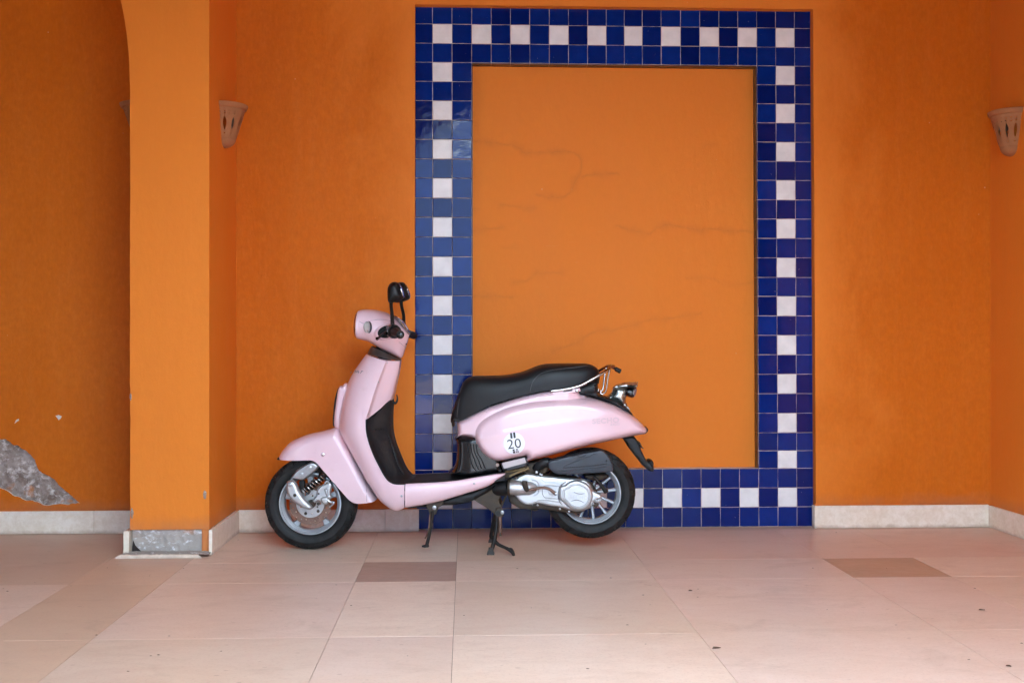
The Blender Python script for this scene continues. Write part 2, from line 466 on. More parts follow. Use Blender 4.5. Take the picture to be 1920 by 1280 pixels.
# ------------------------------------------------------------------ the setting
ZC = 4.2
XR = on_y(1857, 800, 0).x                    # corner with the side wall
YF = -4.1
TY, PY = 0.050, 0.113                        # depth of the tile face and of the inner panel behind the wall face
TX = [778.5, 811, 847.5, 884.4, 921, 957, 993.3, 1029.8, 1065.8, 1101.7, 1136.7, 1170.5, 1204.2, 1239.6, 1276, 1311.9, 1347.9, 1383.3, 1418.8, 1454.2, 1489.6, 1521]
BX = [777.5, 811.5, 848.3, 884.9, 921.4, 959, 996.6, 1033, 1068, 1103, 1138, 1173.3, 1206.5, 1242.5, 1278.7, 1314.9, 1350.9, 1386.9, 1423, 1459, 1494.6, 1526.5]
RY = [13.5, 45.4, 81.7, 117.3, 153.2, 189.1, 225.3, 261.8, 298.3, 334.2, 371.3, 407.5, 444.5, 481.3, 518.4, 554.4, 591.5, 628.2, 665.2, 702, 739, 776, 813, 847.2, 880.7, 917.5, 953.8, 991.2]
zr = [on_y(829, y, TY).z for y in RY]; zr[-1] = 0.002
xt = [on_y(x, 30, TY).x for x in TX]; xb = [on_y(x, 970, TY).x for x in BX]
ztop, zbot = on_y(829, 30, TY).z, on_y(829, 970, TY).z
def gx(j, z):
    k = (ztop - z) / (ztop - zbot); return xt[j] * (1 - k) + xb[j] * k

# -- floor
floor = mk('floor', boxvf(-6.0, XR + 0.3, YF - 0.35, 0.45, -0.12, -0.004), M['joint'], kind='structure', smooth=False)
lx = [on_z(25, 1159).x, on_z(181, 1191).x, on_z(619, 1191.5).x, on_z(850, 1191).x, on_z(1309, 1186).x, on_z(1754, 1175.6).x, on_z(1777, 1076).x]
u1 = lx[3] - lx[2]
lx = [lx[0] - 6 * u1, lx[0] - 4 * u1, lx[0] - 2 * u1] + lx + [XR + 0.25]
ly0 = [0.10, on_z(860, 1051.8).y, on_z(860, 1088.8).y, on_z(850, 1191).y]
dv = ly0[2] - ly0[3]
while ly0[-1] > YF: ly0.append(ly0[-1] - dv)
base_c = (0.72, 0.55, 0.445)
slab_meshes = {}
for i in range(len(lx) - 1):
    for j in range(len(ly0) - 1):
        x0, x1, y1, y0 = lx[i] + 0.0007, lx[i + 1] - 0.0007, ly0[j] - 0.0006, ly0[j + 1] + 0.0006
        key = (round(x1 - x0, 3), round(y1 - y0, 3))
        w, d = x1 - x0, y1 - y0
        o = mk('slab', bevbox(x0, x1, y0, y1, -0.02, random.uniform(-0.00025, 0.00025), 0.0008), M['slab'], floor, smooth=False)
        k = random.uniform(0.93, 1.05); q = random.uniform(-0.02, 0.02)
        c = [base_c[0] * k, base_c[1] * k + q * 0.3, base_c[2] * k - q * 0.3]
        if i in (3,): c = [c[0] * 0.90, c[1] * 0.83, c[2] * 0.75]
        if i < 3 and j == 0 or i < 3 and j == 1: c = [c[0] * 0.88, c[1] * 0.82, c[2] * 0.75]
        if j == 0 and i >= 6: c = [c[0] * 0.95, c[1] * 0.87, c[2] * 0.84]
        if j == 1 and i in (5, 8): c = [0.40, 0.262, 0.205]; o['label'] = 'darker brown square slab'
        if j == 1 and i == 8: c = [0.43, 0.262, 0.175]
        o.color = (*c, 1)

# -- back wall of the arcade
def wall_poly(name, outer, holes, y, mat, parent=None, step=0.0):
    pts = [Vector(p) for p in outer]; ed = [(i, (i + 1) % len(outer)) for i in range(len(outer))]
    for h in holes:
        s = len(pts); pts += [Vector(p) for p in h]; ed += [(s + i, s + (i + 1) % len(h)) for i in range(len(h))]
    v2, _, f2, _, _, _ = delaunay_2d_cdt(pts, ed, [], 1, 1e-7)
    P2 = np.array([tuple(q) for q in v2]); cen = np.array([P2[list(f)].mean(0) for f in f2])
    ok = inpoly(cen, np.array(outer))
    for h in holes: ok &= ~inpoly(cen, np.array(h))
    V = [(p[0], y, p[1]) for p in P2]
    Fc = [tuple(f) for f, o in zip(f2, ok) if o]
    for h in holes:                       # returns of every hole
        n = len(V); m = len(h)
        V += [(p[0], y, p[1]) for p in h] + [(p[0], y + 0.12 if len(h) == 4 else y + 0.02, p[1]) for p in h]
        Fc += [(n + i, n + (i + 1) % m, n + m + (i + 1) % m, n + m + i) for i in range(m)]
    return V, Fc
wall = empty('back_wall'); tagobj(wall, 'orange polished plaster wall behind the scooter, with a tall tiled frame set into it', 'wall')
rTL, rTR, rBR, rBL = on_y(778, 8.5, 0), on_y(1524.5, 17.5, 0), on_y(1530.5, 950, 0), on_y(777.5, 957, 0)
rec = [(rTL.x, rTL.z), (rTR.x, rTR.z), (rBR.x, -0.05), (rBL.x, -0.05)]
rec_clip = [(rTL.x, rTL.z), (rTR.x, rTR.z), (rBR.x, 0.001), (rBL.x, 0.001)]
chip_px = [(-60, 815), (-20, 820), (0, 823), (11, 823), (20, 829), (26, 834), (34, 835), (43, 842), (50, 845), (57, 852), (66, 862), (69, 873), (73, 882), (83, 888),
           (94, 893), (103, 899), (109, 908), (120, 917), (131, 927), (142, 936), (150, 942.5), (136, 943), (126, 946), (112, 944), (97, 946), (84, 947), (73, 942), (62, 938),
           (49, 938), (38, 932), (24, 928), (14, 920), (4, 916), (-14, 912), (-40, 905), (-70, 900), (-92, 880), (-100, 852), (-84, 830)]
def jag(pts, n=3, a=0.8):
    o = []
    for i in range(len(pts)):
        p, q = pts[i], pts[(i + 1) % len(pts)]
        for k in range(n):
            s = k / n; o.append((p[0] + (q[0] - p[0]) * s + random.uniform(-a, a) * (k > 0), p[1] + (q[1] - p[1]) * s + random.uniform(-a, a) * (k > 0)))
    return o
chip = [(on_y(x, y, 0).x, on_y(x, y, 0).z) for x, y in jag(chip_px)]
nick1 = [(on_y(x, y, 0).x, on_y(x, y, 0).z) for x, y in [(104, 779), (110, 777.5), (116, 780), (114, 784), (110, 787.5), (107, 783)]]
nick2 = [(on_y(x, y, 0).x, on_y(x, y, 0).z) for x, y in [(30, 787), (35, 784.5), (36, 788), (32, 790), (27, 794)]]
outer = [(-6.0, ZC + 0.1), (XR, ZC + 0.1), (XR, -0.01), (rBR.x, -0.01), (rTR.x, rTR.z), (rTL.x, rTL.z), (rBL.x, -0.01), (-6.0, -0.01)]
vf = wall_poly('plaster', outer, [chip, nick1, nick2], 0.0, M['plaster'])
# returns of the tiled recess
V, Fc = vf; n = len(V)
V += [(p[0], 0, p[1]) for p in rec_clip] + [(p[0], 0.12, p[1]) for p in rec_clip]
Fc += [(n + 3, n + 0, n + 4, n + 7), (n, n + 1, n + 5, n + 4), (n + 1, n + 2, n + 6, n + 5)]
nb = len(Fc) - 3 - len(chip) - len(nick1) - len(nick2)
mk('plaster_face', (V, Fc), [M['plaster'], simple('white_undercoat', (0.74, 0.62, 0.54), 0.9, var=.2, vs=60)], wall, smooth=False, fixn=False, mi=[1 if nb <= k < len(Fc) - 3 else 0 for k in range(len(Fc))])
# bare core behind the broken plaster
def rough_sheet(x0, x1, z0, z1, y, nx, nz, amp, seed=0):
    r = np.random.default_rng(seed); a = r.normal(0, 1, (nx + 1, nz + 1))
    for _ in range(2): a = (a + np.roll(a, 1, 0) + np.roll(a, -1, 0) + np.roll(a, 1, 1) + np.roll(a, -1, 1)) / 5 * 1.6
    V = [(x0 + (x1 - x0) * i / nx, y + amp * a[i, j], z0 + (z1 - z0) * j / nz) for i in range(nx + 1) for j in range(nz + 1)]
    Fc = [(i * (nz + 1) + j, (i + 1) * (nz + 1) + j, (i + 1) * (nz + 1) + j + 1, i * (nz + 1) + j + 1) for i in range(nx) for j in range(nz)]
    return V, Fc
xs = [p[0] for p in chip]; zs = [p[1] for p in chip]
mk('bare_patch', rough_sheet(min(xs) - 0.03, max(xs) + 0.03, min(zs) - 0.03, max(zs) + 0.03, 0.0135, 110, 80, 0.0036, 3), M['concrete'], wall, fixn=False, label='grey bare concrete where the plaster has broken away')
for nk in (nick1, nick2):
    xs = [p[0] for p in nk]; zs = [p[1] for p in nk]
    mk('plaster_nick', rough_sheet(min(xs) - .01, max(xs) + .01, min(zs) - .01, max(zs) + .01, 0.006, 6, 6, 0.001, 4), simple('white_undercoat', (0.72, 0.62, 0.56), 0.9), wall, fixn=False)
# inner panel with its hairline stains
gp = 0.004
px0, px1 = gx(3, 1.0) - 0.03, gx(18, 1.0) + 0.03; pz0, pz1 = zr[24] - 0.03, zr[3] + 0.03
nx, nz = int((px1 - px0) / gp), int((pz1 - pz0) / gp)
X = np.linspace(px0, px1, nx + 1); Z = np.linspace(pz0, pz1, nz + 1)
GX, GZ = np.meshgrid(X, Z, indexing='ij'); PP = np.stack([GX.ravel(), GZ.ravel()], 1)
s_ = 550 / 1214.0
cr = [[(10, 318), (60, 322), (120, 330), (180, 338), (212, 350), (222, 368), (260, 368), (320, 366), (385, 362), (440, 372), (462, 400), (460, 450), (440, 480), (425, 520), (390, 550), (330, 552), (280, 540)],
      [(470, 465), (520, 458), (570, 456), (615, 452)], [(130, 585), (180, 588), (230, 598), (268, 597)], [(12, 692), (60, 682), (100, 680), (140, 676)],
      [(12, 962), (60, 962), (120, 962), (175, 966)], [(180, 905), (240, 895), (270, 870), (320, 864), (380, 866)],
      [(610, 670), (650, 682), (700, 695), (745, 703), (775, 680), (830, 665), (900, 680), (960, 685), (1010, 682), (1060, 690), (1120, 690), (1178, 695)],
      [(900, 888), (960, 885), (1010, 890), (1040, 905), (1090, 912), (1178, 905)],
      [(350, 1185), (400, 1168), (450, 1150), (480, 1128), (530, 1105), (600, 1100), (680, 1080), (740, 1060), (820, 1055), (880, 1045), (960, 1030)],
      [(975, 338), (1020, 332)], [(12, 600), (40, 598)], [(250, 370), (300, 372), (330, 366)], [(140, 760), (200, 762)]]
wt = [1.0, 1.0, 0.7, 0.9, 0.8, 0.7, 1.0, 0.6, 0.75, 0.5, 0.6, 0.7, 0.35]
st = np.zeros(len(PP))
for poly, w in zip(cr, wt):
    q = catmull([Vector((a, b, 0)) for a, b in poly], 5, False)[0]
    q = np.array([[on_y(880 + p.x * s_, 120 + p.y * s_ + random.uniform(-1, 1), PY)[k] for k in (0, 2)] for p in q])
    d = segdist(PP, q[:-1], q[1:])
    wob = 0.016 + 0.008 * np.sin(PP[:, 0] * 37 + PP[:, 1] * 23)
    st = np.maximum(st, w * 0.24 * np.exp(-(d / wob) ** 2)); st = np.maximum(st, w * 0.42 * np.exp(-(d / 0.0028) ** 2))
V = [(x, PY, z) for x, z in PP]
Fc = [(i * (nz + 1) + j, (i + 1) * (nz + 1) + j, (i + 1) * (nz + 1) + j + 1, i * (nz + 1) + j + 1) for i in range(nx) for j in range(nz)]
me = mesh('plaster_panel', V, Fc, M['panel'])
at = me.attributes.new('stain', 'FLOAT', 'POINT'); at.data.foreach_set('value', st.astype(np.float32))
link('plaster_panel', me, wall, label='flat recessed plaster panel crossed by hairline stains')
# plaster fillet along the bottom ledge of the panel
mk('ledge', boxvf(gx(3, zr[24]), gx(18, zr[24]), TY + 0.004, PY - 0.001, zr[24] - 0.05, zr[24] - 0.004), M['plaster'], wall, smooth=False)

# -- tiled frame
frame = empty('tile_frame', (gx(10, 0), TY, 0)); off = Vector((gx(10, 0), TY, 0))
tagobj(frame, 'rectangular frame of blue and white glazed square tiles around the orange panel', 'tile frame')
# the bed of grout is a ring
go = [(gx(0, zr[0]) - .004, zr[0] + .004), (gx(21, zr[0]) + .004, zr[0] + .004), (gx(21, 0) + .004, 0.001), (gx(0, 0) - .004, 0.001)]
gi = [(gx(3, zr[3]) + .001, zr[3] - .001), (gx(18, zr[3]) - .001, zr[3] - .001), (gx(18, zr[24]) - .001, zr[24] + .001), (gx(3, zr[24]) + .001, zr[24] + .001)]
V, Fc = [], []
V += [(p[0], TY + 0.0022, p[1]) for p in go] + [(p[0], TY + 0.0022, p[1]) for p in gi]
Fc += [(i, (i + 1) % 4, 4 + (i + 1) % 4, 4 + i) for i in range(4)]
V += [(p[0], PY + 0.01, p[1]) for p in gi]; Fc += [(4 + i, 4 + (i + 1) % 4, 8 + (i + 1) % 4, 8 + i) for i in range(4)]
V += [(p[0], 0.12, p[1]) for p in go]; Fc += [(i, (i + 1) % 4, 12 + (i + 1) % 4, 12 + i) for i in range(4)]
V = [Vector(p) - off for p in V]
mk('grout', (V, Fc), M['grout'], frame, smooth=False)
def tile_mesh(mat, side, seed):
    r = random.Random(seed); V, Fc, mi = [], [], []
    def ring(h, y, jit):
        o = []
        n = 4
        for (cx, cz, dx, dz) in ((-1, -1, 1, 0), (1, -1, 0, 1), (1, 1, -1, 0), (-1, 1, 0, -1)):
            for k in range(n):
                s = k / n; x = cx * h + dx * 2 * h * s; z = cz * h + dz * 2 * h * s
                o.append((x + r.uniform(-jit, jit) * (dz != 0 or k == 0), y, z + r.uniform(-jit, jit) * (dx != 0 or k == 0)))
        return o
    a = ring(0.5, 0.003, 0.006); b = [(x * 0.995, 0.0005, z * 0.995) for x, _, z in a]; c = ring(0.478, 0.0, 0.0); d = ring(0.470, 0.0, 0.0)
    V = [(p[0], 0.008, p[2]) for p in a] + a + b + c + d; m = 16
    for q in range(4):
        for i in range(m):
            Fc.append((q * m + i, q * m + (i + 1) % m, (q + 1) * m + (i + 1) % m, (q + 1) * m + i)); mi.append(1 if q == 0 else 0)
    Fc.append(tuple(4 * m + i for i in range(m))); mi.append(0)
    return mesh('tile_mesh', V, Fc, [mat, side], smooth=True, sharp=50, mi=mi)
tb = [tile_mesh(M['blue'], M['brown_edge'], s) for s in range(6)]; tw = [tile_mesh(M['white'], M['brown_edge'], s + 50) for s in range(4)]
def place_tile(me, x0, x1, z0, z1, y, name='tile'):
    o = link(name, me, frame)
    g = random.uniform(0.0016, 0.0028)
    o.location = Vector(((x0 + x1) / 2 + random.uniform(-.0003, .0003), y + random.uniform(-0.0004, 0.0006), (z0 + z1) / 2)) - off
    o.scale = (x1 - x0 - g, 1, z0 - z1 - g)
    o.rotation_euler = (random.gauss(0, 1) * 0.008, random.uniform(-1, 1) * 0.005, random.gauss(0, 1) * 0.008)
    return o
for r_ in range(27):
    for c_ in range(21):
        if 3 <= c_ <= 17 and 3 <= r_ <= 23: continue
        z0, z1 = zr[r_], zr[r_ + 1]; zm = (z0 + z1) / 2
        wht = (c_ % 2 == 1 and (r_ in (1, 25))) or (r_ % 2 == 1 and (c_ in (1, 19)))
        place_tile(random.choice(tw if wht else tb), gx(c_, zm), gx(c_ + 1, zm), z0, z1, TY)
def edge_piece(p0, p1, axis):
    # thin glazed return of the inner opening
    if axis == 'top': v = bevbox(p0 + .001, p1 - .001, TY + 0.001, PY - 0.0005, zr[3] - 0.0045, zr[3] - 0.0005, 0.0008)
    else:
        zz0, zz1, xx, s = p0, p1, axis[0], axis[1]
        v = bevbox(min(xx, xx + s * .005), max(xx, xx + s * .005), TY + 0.001, PY - 0.0005, zz1 + .001, zz0 - .001, 0.0008)
    return [Vector(q) - off for q in v[0]], v[1]
for c_ in range(3, 18): mk('edge_tile', edge_piece(gx(c_, zr[3]), gx(c_ + 1, zr[3]), 'top'), M['brown_edge'], frame, smooth=False, label='brown unglazed edge tile')
for r_ in range(3, 24):
    zm = (zr[r_] + zr[r_ + 1]) / 2
    zt = zr[r_] if r_ > 3 else zr[3] - 0.006
    mk('edge_tile', edge_piece(zt, zr[r_ + 1], (gx(18, zm), -1)), M['brown_edge'], frame, smooth=False, label='brown unglazed edge tile')
    mk('edge_tile', edge_piece(zt, zr[r_ + 1], (gx(3, zm), 1)), M['brown_edge'], frame, smooth=False, label='brown unglazed edge tile')

# -- skirting boards on the back wall
SK = 0.016
def zsk(px, y): return on_y(px, y, -SK).z
hs = zsk(150, 957.5)
def board(x0, x1, h, parent, name='skirting_board', lab=None):
    o = mk(name, bevbox(x0 + .0006, x1 - .0006, -SK, 0.0 if True else 0, 0.001, h + random.uniform(-.0008, .0008), 0.0018), M['skirt'], parent, smooth=False)
    return o
XP0, XP1 = on_y(243.5, 700, -0.60).x, on_y(443, 700, 0).x       # left and right faces of the pier
jx = [on_y(p, 980, -SK).x for p in (176,)]
for a, b_ in ((-4.7, jx[0] - 1.2), (jx[0] - 1.2, jx[0] - 0.6), (jx[0] - 0.6, jx[0]), (jx[0], XP0 - SK)): board(a, b_, hs, wall)
xk = on_y(785.5, 980, -SK).x; xj = on_y(722, 980, -SK).x
board(XP1 + SK, XP1 + 0.42, hs - .002, wall); board(XP1 + 0.42, xj, hs - .002, wall); board(xj, xk, hs - .002, wall)
xk2 = on_y(1527.5, 970, -SK).x
mk('skirting_board', bevbox(xk2, XR - SK, -SK, 0.03, 0.001, hs + .002, 0.0018), M['skirt'], wall, smooth=False)
mk('mortar_fillet', bevbox(XP1 + 0.02, xk - 0.01, -0.006, 0.0, hs - 0.002, hs + 0.008, 0.002), M['plaster'], wall, smooth=False)
mk('mortar_fillet', bevbox(xk2 + 0.005, XR - .02, -0.006, 0.0, hs + 0.002, hs + 0.011, 0.002), M['plaster'], wall, smooth=False)
mk('mortar_fillet', bevbox(-4.5, XP0 - .02, -0.006, 0.0, hs - 0.001, hs + 0.009, 0.002), M['plaster'], wall, smooth=False)

# -- right side wall
sw = empty('side_wall', (XR, 0, 0)); tagobj(sw, 'orange plaster side wall at the right end, turning towards the viewer', 'wall')
mk('plaster_face', ([(0, 0, 0), (0, YF, 0), (0, YF, ZC), (0, 0, ZC), (0.35, 0, 0), (0.35, YF, 0), (0.35, YF, ZC), (0.35, 0, ZC)],
    [(0, 1, 2, 3), (4, 5, 6, 7), (0, 4, 5, 1), (3, 2, 6, 7), (1, 5, 6, 2)]), M['plaster'], sw, smooth=False)
yb = 0.0
for L in (0.62, 0.6, 0.6, 0.6, 0.6, 0.6, 0.6):
    mk('skirting_board', bevbox(-SK, 0, yb - L + .0006, yb - .0006 - (SK if yb == 0 else 0), 0.001, hs - 0.001, 0.0018), M['skirt'], sw, smooth=False); yb -= L

# -- pier with the springing of an arch
pier = empty('pier', ((XP0 + XP1) / 2, -0.3, 0)); po = Vector(((XP0 + XP1) / 2, -0.3, 0))
tagobj(pier, 'orange plaster pier left of the scooter, its left edge springing into an arch', 'pier')
YP = -0.60; zc = on_y(300, 992.5, YP).z                        # plaster stops above the bare foot
R_ = 1.9; zsp = 2.19
prof = [(XP0, zc), (XP0, zsp)]
nA = 28
for k in range(1, nA + 1):
    a = (pi / 2) * k / nA
    prof.append((XP0 - R_ * (1 - cos(a)), zsp + R_ * sin(a)))
for k in range(1, nA + 1):
    a = (pi / 2) * (1 - k / nA)
    prof.append((XP0 - 2 * R_ + R_ * (1 - cos(a)), zsp + R_ * sin(a)))
left = [(XP0 - 2 * R_, 0.0), (XP0 - 2 * R_ - 0.38, 0.0), (XP0 - 2 * R_ - 0.38, ZC)]
outl = prof + left + [(XP1, ZC), (XP1, zc)]
def extr(poly, y0, y1, o=Vector((0, 0, 0))):
    pts = [Vector(p) for p in poly]; n = len(pts)
    v2, _, f2, _, _, _ = delaunay_2d_cdt(pts, [(i, (i + 1) % n) for i in range(n)], [], 1, 1e-7)
    P2 = np.array([tuple(q) for q in v2]); cen = np.array([P2[list(f)].mean(0) for f in f2]); ok = inpoly(cen, np.array(poly))
    f2 = [tuple(f) for f, q in zip(f2, ok) if q]; N = len(P2)
    V = [Vector((p[0], y0, p[1])) - o for p in P2] + [Vector((p[0], y1, p[1])) - o for p in P2]
    Fc = f2 + [tuple(i + N for i in reversed(f)) for f in f2]; m = len(V)
    V += [Vector((p[0], y0, p[1])) - o for p in poly] + [Vector((p[0], y1, p[1])) - o for p in poly]
    Fc += [(m + i, m + (i + 1) % n, m + n + (i + 1) % n, m + n + i) for i in range(n)]
    return V, Fc
# slightly worn left arris
outl2 = []
for i, p in enumerate(outl):
    outl2.append(p)
    if i == 0:
        z = zc
        while z < zsp - 0.05:
            z += random.uniform(0.02, 0.07)
            if z < zsp: outl2.append((XP0 + max(0, random.gauss(0, 0.0016)), z))
pf = mk('plaster_face', extr(outl2, YP, 0.05, po), M['plaster'], pier, sharp=30)
bv = pf.modifiers.new('bevel', 'BEVEL'); bv.width = 0.006; bv.segments = 2; bv.limit_method = 'ANGLE'; bv.angle_limit = radians(50)
# bare foot of the pier, set back from the plaster
sb = rough_sheet(XP0 + .008, XP1 - .010, -0.002, zc + 0.01, YP + 0.014, 60, 20, 0.0022, 8)
V, Fc = [Vector(p) - po for p in sb[0]], sb[1]
mk('bare_foot', (V, Fc), M['cement'], pier, fixn=False, label='bare grey cement foot where the skirting is missing')
mk('pier_core', ([Vector(p) - po for p in boxvf(XP0 + .004, XP1 - .004, YP + .02, -0.002, 0, zc + .005)[0]], boxvf(0, 1, 0, 1, 0, 1)[1]), M['cement'], pier, smooth=False)
# plaster remnant strip at right of the foot
mk('plaster_scrap', ([Vector(p) - po for p in rough_sheet(XP1 - .035, XP1 - .002, 0.0, zc + .004, YP + 0.006, 8, 12, 0.0018, 5)[0]], rough_sheet(0, 1, 0, 1, 0, 8, 12, 0, 5)[1]), M['plaster'], pier, fixn=False)
# thin dark patch painted as the shade of a cavity, left of the foot
blob = inflate([(XP0 + .004, .0), (XP0 + .012, .07), (XP0 + .022, .045), (XP0 + .045, .022), (XP0 + .062, .0)], 0.001, r=0.01, res=0.01)
mk('foot_shade_patch', ([Vector((q.x, YP + 0.0105 + q.y * .2, q.z)) - po for q in blob[0]], blob[1]), simple('dark_foot_shade', (0.03, 0.02, 0.018), 0.95), pier, fixn=False)
# side skirtings of the pier (their ends stand free) and the broken bottom sliver in front
mk('skirting_board', ([Vector(p) - po for p in bevbox(XP1 + 0.001, XP1 + 0.001 + SK, YP - 0.012, -SK - .001, 0.001, hs - .002, 0.0018)[0]], bevbox(0, 1, 0, 1, 0, 1, .1)[1]), M['skirt'], pier, smooth=False)
mk('skirting_board', ([Vector(p) - po for p in bevbox(XP0 - 0.001 - SK * 1.6, XP0 - 0.001, YP - 0.012, -SK - .001, 0.001, hs - .004, 0.0018)[0]], bevbox(0, 1, 0, 1, 0, 1, .1)[1]), M['skirt'], pier, smooth=False)
yf = YP - 0.078
xa_, xb_ = on_z(222, 1042).x, on_z(386, 1040).x
def wob(n_, a): return [random.uniform(-a, a) for _ in range(n_)]
nS = 40; rows_ = []
for i in range(nS + 1):
    u = i / nS; x = xa_ + (xb_ - xa_) * u
    tpx = max(xa_ + .020, min(xb_ - .020, x)); h_ = .0165 + random.uniform(-.0014, .0008)
    rows_.append([Vector((x, yf, .0008)) - po, Vector((tpx, yf + .001, h_)) - po, Vector((tpx, yf + .018, h_ + random.uniform(-.001, .001))) - po, Vector((tpx, yf + .018, .0008)) - po])
mk('skirting_sliver', loft(rows_, False), M['skirt'], pier, smooth=False, label='broken white bottom sliver of the lost skirting board')
rb = rough_sheet(XP0 - .022, XP1 + .014, 0, 1, 0, 60, 8, 0, 2)
mb = mk('mortar_bed', ([Vector(p) - po for p in rb[0]], rb[1]), M['cement'], pier, fixn=False)
for q in mb.data.vertices:
    w_ = Vector(q.co) + po; k = w_.z
    q.co = Vector((w_.x, yf + .017 + .085 * k, .0125 + .006 * k + random.uniform(-.0016, .0018))) - po
# grey chips on the arrises
def chipblob(px, py, rx, ry, y, face):
    out = []
    for k in range(15):
        a = 2 * pi * k / 15; w_ = on_y(px + rx * cos(a) * random.uniform(.65, 1.1), py + ry * sin(a) * random.uniform(.75, 1.1), y)
        out.append((w_.x, w_.z))
    v = inflate(out, 0.0009, r=0.002, res=0.004, rough=.0003)
    return [Vector((q.x, y + q.y, q.z)) - po for q in v[0]], v[1]
for (px, py, rx, ry) in ((384, 927, 4.0, 8.5), (247.5, 962, 3.0, 11), (245, 744, 2.0, 7)):
    mk('arris_chip', chipblob(px, py, rx, ry, YP - 0.0005, 0), M['concrete'], pier, label='grey chip on the pier edge')

# -- ceiling, arcade front and courtyard behind the camera
mk('ceiling', boxvf(-6.0, XR + .35, YF - .5, 0.45, ZC, ZC + .3), M['ceil'], kind='structure', smooth=False)
mk('left_wall', boxvf(-6.0, -5.7, YF, 0.0, 0, ZC), M['plaster'], smooth=False)
tagobj(COL.objects['left_wall'], 'orange plaster end wall of the arcade, far left beyond the frame', 'wall')
def arch_hole(xc, hw, zs):
    p = [(xc - hw, 0.0), (xc - hw, zs)]
    for k in range(1, 20):
        a = pi * k / 20; p.append((xc - hw * cos(a), zs + hw * sin(a)))
    return p + [(xc + hw, zs), (xc + hw, 0.0)]
o1 = arch_hole(-3.3, 0.85, 1.1); o2 = arch_hole(0.64, 1.49, 1.85)
outl = [(-6.0, 0.0)] + o1 + o2 + [(XR + .35, 0.0), (XR + .35, ZC), (-6.0, ZC)]
mk('arcade_front', extr(outl, YF - 0.35, YF), M['cream'], sharp=30)
tagobj(bpy.data.objects['arcade_front'], 'brown plaster outer arcade wall with arched openings behind the viewer', 'wall')
G = mk('ground', ([(-150, -150, -.1), (150, -150, -.1), (150, 150, -.1), (-150, 150, -.1)], [(0, 1, 2, 3)]), M['ground'], kind='structure', smooth=False)

opp = mk('sky_blocker', boxvf(-30, 30, -22, -14, -0.1, 5.0), M['blocker'], smooth=False)  # added block, out of view: hides low sky, gives tiles a blue sheen
tagobj(opp, 'unseen blue block added behind the viewer to hide low sky and tint tile reflections', 'light blocker')

# ------------------------------------------------------------------ terracotta wall lamps
def sconce(loc, rz, label, k=1.0):
    o = empty('wall_sconce', loc, rz); o.scale = (0.97, 0.97, k)
    tagobj(o, label, 'wall lamp', group='pierced terracotta wall lamps')
    Hh, nz_, na = 0.232, 130, 170
    def R(z):
        if z < 0.05: return 0.058 * sqrt(max(0, 1 - ((0.05 - z) / 0.05) ** 2)) * 1.0 + 0.002
        return 0.060 + (0.112 - 0.060) * ((z - 0.05) / (Hh - 0.05)) ** 0.85
    def hole(z, a):
        # lens shaped slits and small triangles, in fractions of the height and degrees round
        u = z / Hh; d = math.degrees(a)
        for k in range(6):
            c = -75 + 30 * k
            if abs(u - 0.53) < 0.165 and abs(d - c) < 6.2 * (1 - ((u - 0.53) / 0.165) ** 2): return True
            for uu, w in ((0.735, 1), (0.31, -1)):
                q = (u - uu) * w / 0.035
                if 0 <= q + 0.5 <= 1 and abs(d - c) < 4.5 * (q + 0.5): return True
        for k in range(7):
            c = -90 + 30 * k
            q = (u - 0.735) / 0.035
            if 0 <= q + 0.5 <= 1 and abs(d - c) < 4.5 * (0.5 - q): return True
            q = (u - 0.80) / 0.035
            for cc in (c, c + 15):
                if 0 <= q + 0.5 <= 1 and abs(d - cc) < 3.6 * (q + 0.5 if cc == c else 0.5 - q): return True
        return False
    V, Fc = [], []
    zs_ = [Hh * 0.9 * i / nz_ for i in range(nz_ + 1)]
    for s in (0, 1):
        for z in zs_:
            for k in range(na + 1):
                a = -pi / 2 + pi * k / na; r = max(0.001, R(z) - 0.008 * s)
                V.append((r * cos(a), r * sin(a), z))
    m = na + 1
    for s in (0, 1):
        b = s * m * (nz_ + 1)
        for i in range(nz_):
            for k in range(na):
                if hole((zs_[i] + zs_[i + 1]) / 2, -pi / 2 + pi * (k + .5) / na): continue
                q = (b + i * m + k, b + i * m + k + 1, b + (i + 1) * m + k + 1, b + (i + 1) * m + k)
                Fc.append(q if s == 0 else q[::-1])
    mk('shade', (V, Fc), M['terracotta'], o, sharp=60)
    rim = [(R(Hh * .88) - 0.009, Hh * .895), (R(Hh * .88) + 0.003, Hh * .885), (R(Hh * .9) + 0.008, Hh * .905), (R(Hh * .95) + .010, Hh * .95), (R(Hh) + .009, Hh * .995), (R(Hh) + .003, Hh * 1.005), (R(Hh) - .010, Hh * .99)]
    mk('rim', lathe(rim, (0, 0, 0), 40, 'z', True, -pi / 2, pi / 2), M['terracotta'], o, sharp=50)
    mk('bulb_holder', join(lathe([(0.001, .09), (.014, .09), (.014, .12), (.001, .12)], (.04, 0, 0), 14, 'z'), lathe([(.012, .12), (.024, .14), (.026, .16), (.018, .18), (.001, .19)], (.045, 0, 0), 14, 'z')), simple('bulb_grey', (.10, .06, .04), .6), o)
    return o
zb = on_y(430, 276.5, -0.36).z
ys = on_x(410.5, 230, XP1).y + 0.112
zb += 0.009
sconce((XP1 - 0.001, ys, zb), 0, 'terracotta wall lamp with pierced slits on the right face of the orange pier', .91)
sconce((XP0 + 0.001, ys, zb), pi, 'terracotta wall lamp mostly hidden behind the left edge of the orange pier', .91).scale = (1.18, 1.05, 0.91)
ys2 = on_x(1918, 240, XR).y + 0.112
sconce((XR + 0.001, ys2, on_x(1900, 287.5, XR).z - 0.014), pi, 'terracotta wall lamp with pierced slits on the right side wall, cut by the photo edge')

